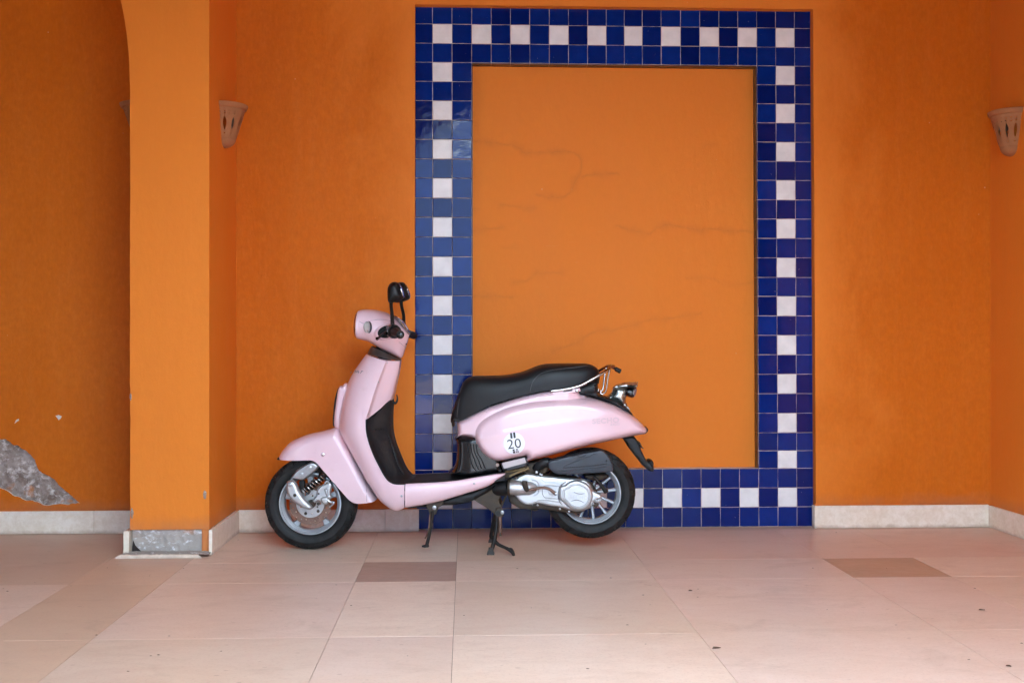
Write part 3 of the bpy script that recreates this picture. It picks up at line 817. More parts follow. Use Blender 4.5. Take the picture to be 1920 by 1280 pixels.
# ------------------------------------------------------------------ scooter
DS = 5.24
SX0 = (584 - CX) / FPX * DS
rl = CAM + ray(584, CY) * DS
scoot = empty('scooter', (rl.x, rl.y, 0), -TH)
tagobj(scoot, 'pale pink motor scooter with black seat and round number 20 sticker, on its centre stand', 'scooter')
def P(px, py, t=0.0):
    d = DS - t
    return Vector(((px - CX) / FPX * d - SX0, -t, CAMH + (CY - py) / FPX * d))
def Q(px, py, t=0.0): p = P(px, py, t); return (p.x, p.z)
EYE = Vector((-SX0, -DS, CAMH))
_b = {}
def hit(o, px, py, off=0.001):
    objs = o if isinstance(o, (list, tuple)) else [o]
    best = None
    for ob in objs:
        if ob.name not in _b:
            _b[ob.name] = BVHTree.FromPolygons([v.co.copy() for v in ob.data.vertices], [tuple(p.vertices) for p in ob.data.polygons])
        d = (P(px, py, 0) - EYE).normalized()
        loc, nr, _, dist = _b[ob.name].ray_cast(EYE, d)
        if loc is not None and (best is None or dist < best[2]):
            if nr.dot(d) > 0: nr = -nr
            best = (loc, nr, dist)
    if best is None: return P(px, py, 0.15), Vector((0, -1, 0))
    return best[0] + best[1] * off, best[1]
def poly(pts, t): return [Q(x, y, t) for x, y in pts]
def sm(pts, t, n=4, keep=None):
    c, s = catmull([Vector((*Q(x, y, t), 0)) for x, y in pts], n, True, keep)
    return [(p.x, p.y) for p in c], s

def paint():
    m, t, b = newmat('pink_paint'); v = coords(t)
    d = noise(t, v, 16, 8, 0.7, 0.3)
    c = mixc(t, ramp(t, noise(t, v, 3, 3), [(0.3, 0), (0.7, 1)]), (0.78, 0.52, 0.565), (0.80, 0.555, 0.595))
    c = mixc(t, ramp(t, d, [(0.60, 0.0), (0.80, 0.35)]), c, (0.58, 0.36, 0.34))
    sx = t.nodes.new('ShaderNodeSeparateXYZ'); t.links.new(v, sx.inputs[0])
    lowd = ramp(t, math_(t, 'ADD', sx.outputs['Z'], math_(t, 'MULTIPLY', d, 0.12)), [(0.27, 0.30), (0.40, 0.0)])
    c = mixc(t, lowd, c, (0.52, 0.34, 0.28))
    sc = ramp(t, noise(t, coords(t, (3, 1, 40), rot=(0, .3, 0)), 7, 2), [(0.745, 0.0), (0.76, 0.5)])
    c = mixc(t, sc, c, (0.86, 0.72, 0.72))
    setp(t, b, Base_Color=c, Roughness=math_(t, 'MULTIPLY_ADD', ramp(t, d, [(0.5, 0.0), (0.8, 1.0)]), 0.25, 0.34), Coat_Weight=0.7)
    b.inputs['Coat Roughness'].default_value = 0.05
    setp(t, b, Normal=bump(t, noise(t, v, 9, 2), 0.02, 0.01))
    return m
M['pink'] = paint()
M['rubber'] = simple('tyre_rubber', (0.0085, 0.008, 0.008), 0.55, var=0.3, vs=30, bs=0.3, bscale=60, dirt=(0.05, 0.042, 0.036), dirtamt=0.40, dscale=16)
M['black'] = simple('black_plastic', (0.008, 0.008, 0.009), 0.45, var=0.2, dirt=(0.035, 0.03, 0.027), dirtamt=0.3)
M['gloss'] = simple('gloss_black', (0.006, 0.006, 0.007), 0.22, var=0.2, dirt=(0.022, 0.02, 0.018), dirtamt=0.2)
M['mat'] = simple('ribbed_mat', (0.011, 0.011, 0.013), 0.5, var=0.3, dirt=(0.06, 0.045, 0.036), dirtamt=0.45, bs=0.3, bscale=80)
M['vinyl'] = simple('seat_vinyl', (0.009, 0.0087, 0.010), 0.42, var=0.25, vs=12, bs=0.3, bscale=420, dirt=(0.025, 0.021, 0.019), dirtamt=0.4, dscale=7)
M['stitch'] = simple('seat_piping', (0.09, 0.085, 0.085), 0.5)
M['greybox'] = simple('airbox_plastic', (0.022, 0.026, 0.036), 0.48, var=0.2, dirt=(0.06, 0.05, 0.042), dirtamt=0.3)
M['alu'] = simple('cast_aluminium', (0.52, 0.52, 0.52), 0.38, metal=0.75, var=0.06, dirt=(0.36, 0.30, 0.25), dirtamt=0.45, bs=0.1, bscale=160)
M['alu2'] = simple('worn_aluminium', (0.38, 0.38, 0.39), 0.36, metal=0.85, var=0.15, dirt=(0.20, 0.15, 0.11), dirtamt=0.6, dscale=22)
M['rim'] = simple('rim_silver', (0.44, 0.465, 0.49), 0.38, metal=0.5, var=0.06, dirt=(0.28, 0.24, 0.20), dirtamt=0.4)
M['chrome'] = simple('chrome_tube', (0.52, 0.49, 0.47), 0.14, metal=1.0, var=0.1, dirt=(0.28, 0.16, 0.09), dirtamt=0.6, dscale=40)
M['rust'] = simple('rusty_disc', (0.23, 0.135, 0.10), 0.5, metal=0.6, var=0.25, vs=40, dirt=(0.10, 0.05, 0.03), dirtamt=0.7, dscale=30)
M['grime'] = simple('greasy_steel', (0.045, 0.032, 0.022), 0.6, metal=0.3, var=0.5, vs=40, dirt=(0.12, 0.075, 0.04), dirtamt=0.7, dscale=25)
M['stand'] = simple('stand_steel', (0.010, 0.009, 0.009), 0.5, metal=0.2, var=0.4, dirt=(0.07, 0.05, 0.034), dirtamt=0.5, dscale=30)
M['tailmetal'] = simple('dull_chrome', (0.42, 0.43, 0.41), 0.24, metal=0.9, var=0.25, vs=18, dirt=(0.15, 0.12, 0.09), dirtamt=0.6)
M['smoke'] = simple('collar_plastic', (0.05, 0.036, 0.032), 0.3, var=0.3)
M['plate'] = simple('dull_label', (0.50, 0.43, 0.42), 0.55, var=0.08)
M['mirror'] = simple('mirror_glass', (0.8, 0.8, 0.8), 0.03, metal=1.0)
M['decalw'] = simple('white_vinyl', (0.80, 0.79, 0.82), 0.3, coat=0.5)
M['decalk'] = simple('black_vinyl', (0.02, 0.02, 0.025), 0.35)
M['emboss'] = simple('grey_lettering', (0.54, 0.43, 0.46), 0.3, metal=0.2)
M['groove'] = simple('grey_groove_and_shade', (0.20, 0.19, 0.20), 0.5, metal=.5)
M['emb2'] = simple('cast_lettering', (0.42, 0.41, 0.42), 0.4, metal=.7)
M['void'] = simple('opening_shade_black', (0.003, 0.003, 0.003), 0.9)
M['redlens'] = simple('red_lens', (0.22, 0.10, 0.09), 0.12)
def glassy(name, col, rough=0.05, tr=0.75):
    m, t, b = newmat(name); setp(t, b, Base_Color=col, Roughness=rough); b.inputs['Transmission Weight'].default_value = tr
    return m
M['lens'] = glassy('clear_lens', (0.85, 0.80, 0.74), 0.12, 0.55)
M['headlens'] = glassy('head_lamp_glass', (0.9, 0.86, 0.82), 0.03, 1.0); M['headlens'].node_tree.nodes['Principled BSDF'].inputs['IOR'].default_value = 1.15

for k_ in ('rubber', 'vinyl', 'mat', 'black', 'stand'):
    M[k_].node_tree.nodes['Principled BSDF'].inputs['Specular IOR Level'].default_value = 0.28
def hwdisc(c, r, t0, t1, mat, par, name='bolt', seg=12):
    return mk(name, lathe([(0.0003, t1), (r * .6, t1), (r * .92, t1 - .0012), (r, t1 - .003), (r, t0), (.0003, t0)], c, seg), mat, par)
def boltat(px, py, t, r, mat, par, h=0.006, name='bolt'):
    p = P(px, py, t); return hwdisc((p.x, 0, p.z), r, t - .004, t + h, mat, par, name)

# ---- wheels
def wheel(c, R0, label=None, front=True):
    k = R0 / 0.2225
    w = empty('wheel'); w.parent = scoot; w['label'] = label
    pr = [(.148, .041), (.156, .050), (.172, .0555), (.186, .057), (.1875, .0582), (.190, .0575), (.205, .052), (.2135, .044), (.219, .032), (.2218, .016), (.2225, 0.0)]
    prf = [(r * k, t) for r, t in pr] + [(r * k, -t) for r, t in pr[-2::-1]]
    n = 180
    def mod(i, q):
        q2 = min(q, len(prf) - 1 - q)
        if q2 in (6, 7, 8, 9):
            sft = {6: -1.0, 7: 0, 8: 1.3, 9: 2.6}[q2] * (1 if q < 10 else 1)
            ph = (i + sft * 2 + (4 if q > 10 else 0)) % 9
            if ph < 2.6: return -0.0065 if q2 in (7, 8) else -0.004
        if q2 == 10 and (i % 9) < 1: return -0.004
        return 0.0
    V, Fc = lathe(prf, c, n, mod=mod); m = len(prf)
    for i in range(n):                          # grooves cut slantwise into both shoulders
        for q in range(m):
            q2 = min(q, m - 1 - q)
            if q2 in (5, 6, 7, 8):
                ph = (i + {5: -3.2, 6: -2.0, 7: 0, 8: 2.6}[q2] + (4 if q > m // 2 else 0)) % 9
                if ph < 2.6:
                    p = V[i * m + q]; k_ = {5: .96, 6: .90, 7: .84, 8: .80}[q2]
                    V[i * m + q] = Vector((p.x, c[1] + (p.y - c[1]) * k_, p.z))
    mk('tyre', (V, Fc), M['rubber'], w, sharp=30)
    rp = [(.150, .042), (.1475, .0455), (.143, .046), (.1405, .044), (.139, .036), (.1335, .033), (.131, .028), (.1285, .0265), (.1265, .018), (.1245, 0)]
    rp = [(r * k, t) for r, t in rp]; rp += [(r, -t) for r, t in rp[-2::-1]]
    rm = mk('rim', lathe(rp, c, 96), M['rim'], w, sharp=35)
    hub = mk('hub', lathe([(.0003, .030), (.020, .030), (.030, .026), (.034, .020), (.036, 0), (.034, -.03), (.0003, -.032)], c, 40), M['alu2'] if front else M['grime'], w)
    ns = 5 if front else 12
    for s in range(ns):
        a = 2 * pi * s / ns + (0.35 if front else 0.13)
        ca, sa = cos(a), sin(a)
        def pt(r, l, t): return Vector((c[0] + r * ca - l * sa, -t, c[2] + r * sa + l * ca))
        if front:
            rows = []
            for r, hw_, th in ((.030, .018, .016), (.07, .013, .012), (.105, .013, .011), (.128, .020, .012)):
                rows.append([pt(r * k, -hw_, .012), pt(r * k, -hw_ * .7, .014 + th * .4), pt(r * k, hw_ * .7, .014 + th * .4), pt(r * k, hw_, .012), pt(r * k, hw_ * .8, -.012), pt(r * k, -hw_ * .8, -.012)])
            mk('spoke', loft(rows, True, True, True), M['rim'], rm)
        else:
            rows = []
            for r, hw_ in ((.030, .0095), (.06, .0085), (.10, .0070), (.122, .0078), (.1275, .012)):
                rows.append([pt(r * k, -hw_, .014), pt(r * k, -hw_ * .78, .020), pt(r * k, -hw_ * .45, .013), pt(r * k, hw_ * .45, .013), pt(r * k, hw_ * .78, .020), pt(r * k, hw_, .014), pt(r * k, hw_ * .8, -.010), pt(r * k, -hw_ * .8, -.010)])
            mk('spoke', loft(rows, True, True, True), M['rim'], rm)
    return w
fc = P(584.5, 941.3, 0); fcw = (fc.x, 0, .2222)
fw = wheel(fcw, .2222, 'front wheel resting on the floor')
rc = P(1106.2, 922.8, 0); rcw = (rc.x, 0, rc.z)
rw = wheel(rcw, .2175, 'rear wheel lifted clear of the floor', False)

# ---- front brake disc, suspension
dc = P(582, 943.5, .036); dcc = (dc.x, 0, dc.z)
def circle(cx, cz, r, n=24, a0=0): return [(cx + r * cos(a0 + 2 * pi * i / n), cz + r * sin(a0 + 2 * pi * i / n)) for i in range(n)]
hl = []
for i in range(24):
    a = 2 * pi * i / 24; r = (.094, .086, .079)[i % 3]; hl.append(circle(dc.x + r * cos(a), dc.z + r * sin(a), .0036, 8))
mk('brake_disc', inflate(circle(dc.x, dc.z, .1005, 64), .0018, r=.0006, res=.012, tc=.036, holes=[circle(dc.x, dc.z, .066, 40)] + hl), M['rust'], fw, sharp=30)
hl = [circle(dc.x + .048 * cos(2 * pi * i / 9), dc.z + .048 * sin(2 * pi * i / 9), .0042, 8) for i in range(9)]
mk('disc_carrier', inflate(circle(dc.x, dc.z, .0675, 48), .0022, r=.002, res=.012, tc=.0375, holes=hl + [circle(dc.x, dc.z, .02, 20)]), M['alu'], fw, sharp=30)
for i in range(5):
    a = 2 * pi * i / 5 + .5; hwdisc((dc.x + .052 * cos(a), 0, dc.z + .052 * sin(a)), .0075, .037, .044, M['grime'], fw)
def solid(name, pts, T, tc, mat, par=None, r=.006, n=3, keep=None, res=.008, sharpd=40, label=None, tout=None, p=2.2, **k):
    c, s = sm(pts, tc + T * .6 if tout is None else tout, n, keep)
    return mk(name, inflate(c, T, r=r, res=res, tc=tc, p=p, **k), mat, par or scoot, sharp=sharpd, label=label)
fork = solid('fork_leg', [(544, 897), (557, 880), (578, 867.5), (584, 865.5), (592, 868), (598, 873), (594, 880), (579, 893), (567, 900.5), (556, 899)], .020, .072, M['alu2'], r=.009, res=.005, keep=(0, 2, 5, 8))
for p_ in ((566.2, 888), (581.4, 876)): boltat(*p_, .094, .0075, M['alu'], fork, .003)
bpy.data.objects[fork.name]['label'] = 'silver fork leg of the front suspension'
link_ = solid('suspension_arm', [(537, 905), (542, 900.5), (550, 900.5), (556, 907), (561, 920), (567, 929), (573, 937), (580, 944), (585, 950), (583, 954), (577, 955), (566, 951), (553, 943), (543, 933), (537, 920)], .020, .090, M['alu'], r=.016, res=.006)
link_['label'] = 'curved silver suspension arm of the front wheel'
boltat(543.3, 908.8, .110, .010, M['alu2'], link_, .004); boltat(552.8, 928, .109, .0085, M['grime'], link_, .003)
mk('axle_nut', lathe([(.0003, .088), (.017, .088), (.019, .082), (.019, .03), (.0003, .03)], (P(582, 946, .085).x, 0, P(582, 946, .085).z), 20), M['grime'], scoot)
A, B = P(572.5, 919.5, .062), P(609, 889, .062)
axv = (B - A).normalized(); u_ = Vector((0, 1, 0)); w_ = axv.cross(u_).normalized()
turns, L = 7.5, (B - A).length
coil = [A + axv * (L * i / 150) + (u_ * cos(2 * pi * turns * i / 150) + w_ * sin(2 * pi * turns * i / 150)) * .0185 for i in range(151)]
ab = mk('shock_absorber', tube([A - axv * .012, A, B, B + axv * .02], [.009, .0125, .0125, .011], 14, 1), M['stand'], scoot, label='front shock absorber with bright coil spring')
mk('coil_spring', tube(coil, .0032, 8, 1), M['chrome'], ab)
mk('spring_seat', tube([A - axv * .008, A - axv * .001], [.021, .021], 20, 1), M['alu2'], ab)
solid('fork_bracket', [(560, 903), (566, 899), (572, 903), (570, 915), (573, 924), (567, 924), (562, 914)], .012, .062, M['stand'], r=.004)
cal = solid('brake_caliper', [(593, 927), (594, 918), (600, 911), (610, 906), (618, 903), (623, 908), (621, 918), (620, 926), (623, 931), (619, 936), (611, 938), (606, 941), (600, 943), (596, 939), (590, 943), (585, 940), (588, 934)], .017, .062, M['alu'], r=.010, res=.006)
cal['label'] = 'silver brake caliper clamped over the front disc'
solid('piston_housing', [(602, 939), (602, 933), (607, 931), (614, 932), (616, 939), (613, 945), (606, 945)], .014, .076, M['alu'], cal, r=.008, res=.005)
solid('bridge', [(608, 917), (611, 915), (614, 918), (616, 928), (613, 931), (610, 926)], .010, .078, M['alu2'], cal, r=.006, res=.005)
mk('bleed_nipple', tube([P(614, 936, .085), P(620, 941, .085), P(626, 941, .085), P(623, 946, .085), P(618, 950, .08)], [.004, .0045, .0055, .004, .004], 8, 3), M['alu'], cal)
for p_, r_ in (((596.6, 944.2), .0075), ((597.8, 925), .005), ((586, 929), .0045), ((595, 950), .004)): boltat(*p_, .078, r_, M['grime'], cal, .002)
torq = solid('torque_arm', [(609, 902), (613, 899), (618, 902), (620, 908), (616, 914), (611, 911), (607, 908)], .010, .060, M['alu2'], r=.005, res=.006)
boltat(614.5, 906, .070, .007, M['grime'], torq, .004)
mk('brake_hose', tube([P(614, 905, .05), P(620, 900, .045), P(616, 888, .04), P(606, 878, .04)], .004, 8, 4), M['black'], scoot)

# ---- front mudguard
fo = [(518.5, 862.4), (519.5, 857), (525, 847), (539, 831.5), (553, 824), (569, 817.5), (584, 813.5), (598.7, 810.6), (614, 806.5), (630, 803), (642, 815), (660, 847), (684, 890), (708, 932), (704, 938), (692, 941.8), (680, 943), (668, 943), (656, 937.5), (640, 920), (619.5, 896.7), (600, 874), (593, 866.5), (586, 863.2), (577, 862.6), (550, 862.6)]
c, s = catmull([Vector((*Q(x, y, .06 if x < 560 else .085), 0)) for x, y in fo], 3, True, keep=(0, 10, 13))
fx0 = Q(518, 860)[0]; fx1 = Q(605, 860)[0]
def fT(x, z):
    k = min(1, max(0, (x - fx0) / (fx1 - fx0)))
    return .034 + .058 * (k * (2 - k)) ** .8
fend = mk('front_mudguard', inflate([(p.x, p.y) for p in c], fT, r=.045, res=.009, p=2.1, flags=s, sharp=set(range(13, 26))), M['pink'], scoot, sharp=45)
for q in ((605.5, 852, .0075), ):
    h_, n_ = hit(fend, q[0], q[1]); mk('bolt', lathe([(.0003, -h_.y + .004), (q[2] * .5, -h_.y + .004), (q[2], -h_.y + .002), (q[2], -h_.y - .004)], (h_.x, 0, h_.z), 14), M['chrome'], fend)
# dark rubber tip
mk('mudguard_tip', inflate(poly([(516.8, 862.8), (519, 857.5), (523, 861.8), (526, 863.2)], .03), .022, r=.006, res=.004), M['black'], fend)
# seam of the rear half
sp = [hit(fend, 684.5 + (x - 684.5), y, .0002)[0] for x, y in ((685.2, 895), (686, 905), (687, 918), (687.5, 930), (687.5, 940))]
mk('seam', tube(sp, .0007, 5, 1), M['decalk'], fend)

# ---- leg shield
def bez(N_, E_, tn, te, m=14, pw=1.0):
    o = []
    for i in range(m + 1):
        f = (pi / 2) * i / m
        k = (1 - cos(f)) ** pw
        o.append(Vector((N_.x + (E_.x - N_.x) * k, -(tn + (te - tn) * sin(f)), N_.z + (E_.z - N_.z) * k)))
    return o
rowsN = [(687, 663.5), (675, 680), (661, 701), (650, 725), (643, 750), (638.5, 775), (636, 800), (640, 814), (652, 836), (668, 865), (684, 895), (698, 917), (711, 936), (726, 949), (738, 956), (748, 956.3), (758.6, 951.5)]
tN = [0, 0, 0, 0, 0, 0, 0.0, .03, .06, .085, .105, .12, .13, .138, .142, .145, .148]
rowsE = [(723.5, 677), (715.5, 697), (707, 719), (699, 743), (692, 766), (686, 787), (686.5, 806), (689.5, 822), (694.5, 838), (702, 856.5), (712, 876), (719, 889), (727, 900), (736, 905.5), (743, 907), (751, 907.2), (758.6, 907)]
tE = [.095, .118, .145, .165, .18, .188, .190, .190, .190, .190, .190, .190, .190, .190, .190, .190, .190]
rowsM = [(751.5, 676), (748.5, 697), (743.5, 719), (740, 735), (738, 742), (736.5, 748), (735, 770), (734.5, 790), (736, 811), (740, 829), (746, 845), (752, 860), (757, 872), (763, 882), (768, 888), (772, 892), (778, 894)]
# refine rows by catmull
def refine(lst, t, n=3):
    c, _ = catmull([P(x, y, tt) for (x, y), tt in zip(lst, t)], n, False); return c
N3, E3, M3 = refine(rowsN, tN), refine(rowsE, tE), refine(rowsM, [0] * len(rowsM))
outR, inR = [], []
for a, b_, c_ in zip(N3, E3, M3):
    tn, te = -a.y, -b_.y
    h_ = bez(a, b_, tn, te, 16)
    outR.append(h_)
    ir = []
    for i in range(17):
        u = i / 16; t_ = te * (1 - u)
        g = 1 - u; g = 0 if g < .30 else ((g - .30) / .70); g = g * g * (3 - 2 * g)
        lip = 0.004 * sin(pi * min(1, u / .12)) if u < .12 else 0
        ir.append(Vector((c_.x + (b_.x - c_.x) * g + lip, -t_, c_.z + (b_.z - c_.z) * g)))
    inR.append(ir)
def mir(row): return [Vector((p.x, -p.y, p.z)) for p in row]
full = [mir(r)[::-1][:-1] + r if abs(r[0].y) < 1e-6 else None for r in outR]
vfs = []
half = loft(outR, False); vfs.append(half); vfs.append(loft([mir(r) for r in outR], False))
shield = mk('leg_shield', join(*vfs), M['pink'], scoot, sharp=50)
K = 5 * 3
fi = [r + mir(r)[::-1][1:] for r in inR]
cap = [outR[0][::-1] + mir(outR[0])[1:]]
topc = outR[0] + inR[0][1:]; topf = topc + mir(topc)[::-1][1:-1]
upp = loft(fi[:K + 1], False)
mk('inner_panel', join(upp, (topf, [tuple(range(len(topf)))])), M['pink'], scoot, sharp=45)
ip = bpy.data.objects['inner_panel']
knee = mk('knee_panel', loft([[Vector((p.x + .0015, p.y, p.z)) for p in r] for r in fi[K:]], False), M['mat'], scoot, sharp=50, label='black ribbed rubber panel inside the leg shield')
# raised rim line and edge welt
welt = [hit(knee, x, y, .001)[0] for x, y in ((700, 781), (712, 769), (724, 757), (733, 750))]
mk('welt', tube([P(686.5, 787, .189)] + [Vector(p) for p in welt], .0032, 8, 3), M['black'], knee)
mk('welt', tube([E3[i] + Vector((.001, -.0005, 0)) for i in range(K, len(E3), 3)] + [P(758.6, 907, .19)], .0028, 8, 3), M['black'], knee)
pad = [hit(knee, x, y, .0012)[0] for x, y in ((703, 806), (712, 803.5), (721, 806), (728, 815), (735, 835), (742, 858), (749, 876), (757, 888))]
mk('pad_outline', tube(pad, .0022, 6, 4), M['black'], knee)
mk('bag_hook', tube([P(736, 752, .01), P(741, 756, .01), P(744.5, 751, .01), P(745, 745, .01), P(743.6, 739.5, .01)], [.006, .0055, .005, .0035, .003], 10, 4), M['black'], scoot)
for x, y in ((726, 680), (709.5, 716), (690, 776)):
    p, n_ = hit(ip, x, y, 0); mk('screw', tube([p - n_ * .002, p + n_ * .0015], .0036, 10, 1), M['alu'], ip)
# nose grille cover
gc, gs = sm([(649, 717), (642, 722.5), (636.5, 724), (633, 733), (630, 751), (627, 772), (626, 790), (627, 799), (633, 805), (646, 806), (655, 790), (658, 760), (656, 730)], 0.01, 4)
gr = mk('horn_cover', inflate(gc, .045, r=.022, res=.007), M['pink'], scoot)
gl, _ = catmull([P(x, y, 0) for x, y in ((634.5, 727), (631, 738), (628.2, 752), (626, 772), (624.6, 790), (625.4, 799))], 4, False)
rws = []
for i, p in enumerate(gl):
    hw_ = .030 * sin(pi * (i + .6) / (len(gl) + .2)) ** .5
    rws.append([p + Vector((.010, hw_, 0)), p + Vector((.001, hw_ * .9, 0)), p + Vector((-.0022, 0, 0)), p + Vector((.001, -hw_ * .9, 0)), p + Vector((.010, -hw_, 0))])
mk('grille', loft(rws, False), M['black'], gr)
# emblem on the nose
sp = []
for seg_ in (((665.5, 699.5), (667.5, 694.5)), ((667.5, 694.5), (669.3, 698.5)), ((669.3, 698.5), (671.5, 694.3)), ((671.5, 694.3), (672.8, 699.5)), ((664.8, 696), (673.5, 697.5)), ((675.8, 699.8), (679.3, 695.2)), ((677.2, 695.6), (681, 695.9)), ((656.5, 698.6), (659.5, 697.4))):
    a, b_ = [hit(shield, *q, .0006)[0] for q in seg_]; sp.append(tube([a, b_], .0013, 6, 1))
mk('emblem', join(*sp), M['groove'], shield)
rs = random.Random(3); sp = []
for k in range(16):
    y = 766 + k * 2.7; x = 680.5 - k * .22 + rs.uniform(-.3, .3)
    a = hit(shield, x - rs.uniform(.2, 1.1), y, .0004)[0]; b_ = hit(shield, x + rs.uniform(.2, 1.1), y + rs.uniform(-.6, .6), .0004)[0]; sp.append(tube([a, b_], .0005, 4, 1))
mk('worn_sticker', join(*sp), M['emboss'], shield)
boltat(753, 929.5, .186, .0055, M['alu2'], shield, .004)

# ---- floor and side sills
tp = [(759.8, 907), (780, 906.3), (800, 905.3), (828, 904), (846, 902.2), (863.9, 900), (888, 895.6), (914, 891.5), (931, 889), (946.5, 887.5)]
bt = [(759.8, 951), (780, 948.2), (800, 945), (831, 937.5), (853, 931), (876, 923.8), (897, 917.5), (916, 910.5), (934, 898.5), (947, 888.8)]
def sill(sgn):
    T_, B_ = catmull([P(x, y, .188) for x, y in tp], 4, False)[0], catmull([P(x, y, .168) for x, y in bt], 4, False)[0]
    rows = []
    for a, b_ in zip(T_, B_):
        h_ = a.z - b_.z; x = a.x
        rr = []
        for tt, zz in ((.176, a.z + .0005), (.184, a.z + .001), (.189, a.z - min(.004, h_ * .2)), (.1925, a.z - h_ * .28), (.1925, a.z - h_ * .5), (.188, a.z - h_ * .72), (.180, a.z - h_ * .9), (.168, b_.z), (.150, b_.z - .001), (.10, b_.z + .004)):
            rr.append(Vector((x + (b_.x - a.x) * (a.z - zz) / max(h_, 1e-6), -sgn * tt, zz)))
        rows.append(rr)
    return loft(rows, False, True, False)
s1 = mk('floor_side_panel', sill(1), M['pink'], scoot, sharp=55); mk('floor_side_panel', sill(-1), M['pink'], scoot, sharp=55)
boltat(889, 906, .190, .0055, M['alu2'], s1, .004)
T_ = catmull([P(x, y, .180) for x, y in [(744, 907.5)] + tp], 4, False)[0]
rows = []
for p in T_:
    z = p.z - .002
    row = [Vector((p.x, -.182, z - .03)), Vector((p.x, -.182, z)), Vector((p.x, -.176, z + .0035))]
    for k in range(41):
        t_ = .172 - k * .344 / 40
        row.append(Vector((p.x, -t_, z + .002 + (.0022 if k % 3 == 1 else 0))))
    row += [Vector((p.x, .176, z + .0035)), Vector((p.x, .182, z)), Vector((p.x, .182, z - .03))]
    rows.append(row)
mk('footboard_mat', loft(rows, True, True, True), M['mat'], scoot, sharp=30, label='black ribbed rubber mat on the footboard')
mk('under_tray', inflate(poly([(744, 950), (800, 941), (846, 929), (890, 916), (925, 902), (940, 905), (922, 921), (896, 936), (880, 944.5), (846, 949.5), (822, 950), (800, 953), (766, 956)], .13), .135, r=.012, res=.015), M['black'], scoot)

# ---- black rear leg panel under the seat
bp, bs_ = sm([(854, 819), (854, 832), (854.5, 850), (853, 868), (848.5, 880), (838, 888.8), (850, 894), (880, 896.5), (915, 892), (946, 887.3), (945, 879), (941, 866), (955, 850), (925, 815)], .13, 4)
bx0, bx1 = Q(838, 880)[0], Q(885, 880)[0]; bz0 = Q(850, 893)[1]
def bT(x, z):
    k = min(1, max(0, (x - bx0) / (bx1 - bx0))); fl = max(0, 1 - (z - bz0) / .05)
    return .118 + .030 * k ** .6 + .022 * fl * fl
bpan = mk('rear_leg_panel', inflate(bp, bT, r=.03, res=.009), M['gloss'], scoot)
for dx in (0, 7.5, 14.5, 21):
    pts_ = [hit(bpan, x + dx * (1.0 if k > 1 else .75), y, .0)[0] for k, (x, y) in enumerate(((877, 832), (879, 847), (882.5, 862), (888, 876), (898, 887)))]
    mk('rib', tube(pts_, .0028, 8, 4), M['black'], bpan)
mk('panel_fold', tube([hit(bpan, x, y, .0)[0] for x, y in ((861, 832), (862, 850), (861, 868), (858, 884))], .0025, 8, 4), M['black'], bpan)
for x, y, m_ in ((931.7, 871.2, 'alu'), (937, 882, 'black')):
    p, n_ = hit(bpan, x, y, 0); mk('bolt', tube([p - n_ * .003, p + n_ * .0045], .0085 if m_ == 'alu' else .006, 14, 1), M[m_], bpan)

# ---- pink rear body
bo, bsrc = sm([(855.5, 822), (855.5, 800), (856, 791.5), (875, 781), (898, 769), (916, 761), (935, 755), (967, 744), (1003, 735), (1033, 730.5), (1062, 728), (1088, 727), (1091, 739), (1104, 744), (1105, 790), (1080, 830), (1000, 845), (930, 850), (893, 832), (886, 824), (870, 821)], .14, 3, keep=(0, 2, 11, 12, 19))
def baseT(x, z):
    k = (x - Q(855, 800)[0]) / (Q(930, 800)[0] - Q(855, 800)[0]); k = min(1, max(0, k))
    k2 = max(0, (x - Q(1062, 800)[0]) / .11)
    return .134 + .024 * (k * (2 - k)) - .05 * min(1, k2)
body = mk('body_frame_panel', inflate(bo, baseT, r=.026, res=.011), M['pink'], scoot)
co = [(985.5, 855.5), (990, 865), (1018, 858), (1049, 850), (1078, 842), (1106, 835), (1135, 829), (1163.5, 822.7), (1190, 817.8), (1209, 814.5), (1214.5, 808), (1209, 798.5), (1197, 786.5), (1183, 775), (1167, 765.5), (1150, 757), (1133, 751), (1113, 746), (1090, 742.5), (1060, 741.5), (1030, 742.5), (1000, 745.5), (970, 751), (945, 758), (922, 768), (905, 778), (893, 790), (887, 803), (886, 817), (890, 831), (899, 845), (911, 857), (925, 864), (941, 865.2), (963, 860)]
c, s = catmull([Vector((*Q(x, y, .10 - .03 * max(0, (x - 1060) / 150)), 0)) for x, y in co], 3, True, keep=(0, 1, 9))
ca_, cb_ = np.array(Q(893, 822, .19)), np.array(Q(1090, 784, .19))
cx0, cx1 = Q(886, 800, .17)[0], Q(1214, 800, .17)[0]
def cowlT(x, z):
    u = (x - cx0) / (cx1 - cx0)
    base = .208 - .020 * max(0, (.25 - u) / .25) ** 2 - .075 * max(0, (u - .45) / .55) ** 2
    zl = ca_[1] + (cb_[1] - ca_[1]) * (x - ca_[0]) / (cb_[0] - ca_[0]) + .010 * sin(pi * min(1, max(0, u / .6)))
    d = z - zl
    k = max(0, min(1, (0.62 - u) / .12))
    up = (-.10 * d - .5 * d * d) if d > 0 else 0.035 * d
    step = -.0035 / (1 + math.exp(-d / .0022)) * k
    return base + up + step
cowl = mk('side_cowl', inflate([(p.x, p.y) for p in c], cowlT, r=.050, res=.0085, p=2.6, flags=s, sharp=(0, )), M['pink'], scoot, sharp=60, label='bulging pink rear side cowl with a round white sticker')
tipo = poly([(1205, 815.2), (1211, 808), (1213.5, 800), (1217, 804.5), (1216.5, 809), (1211, 814)], .06)
mk('rear_reflector', inflate(tipo, .085, r=.012, res=.006), simple('dark_red_reflector', (0.06, 0.02, 0.022), 0.2), scoot)
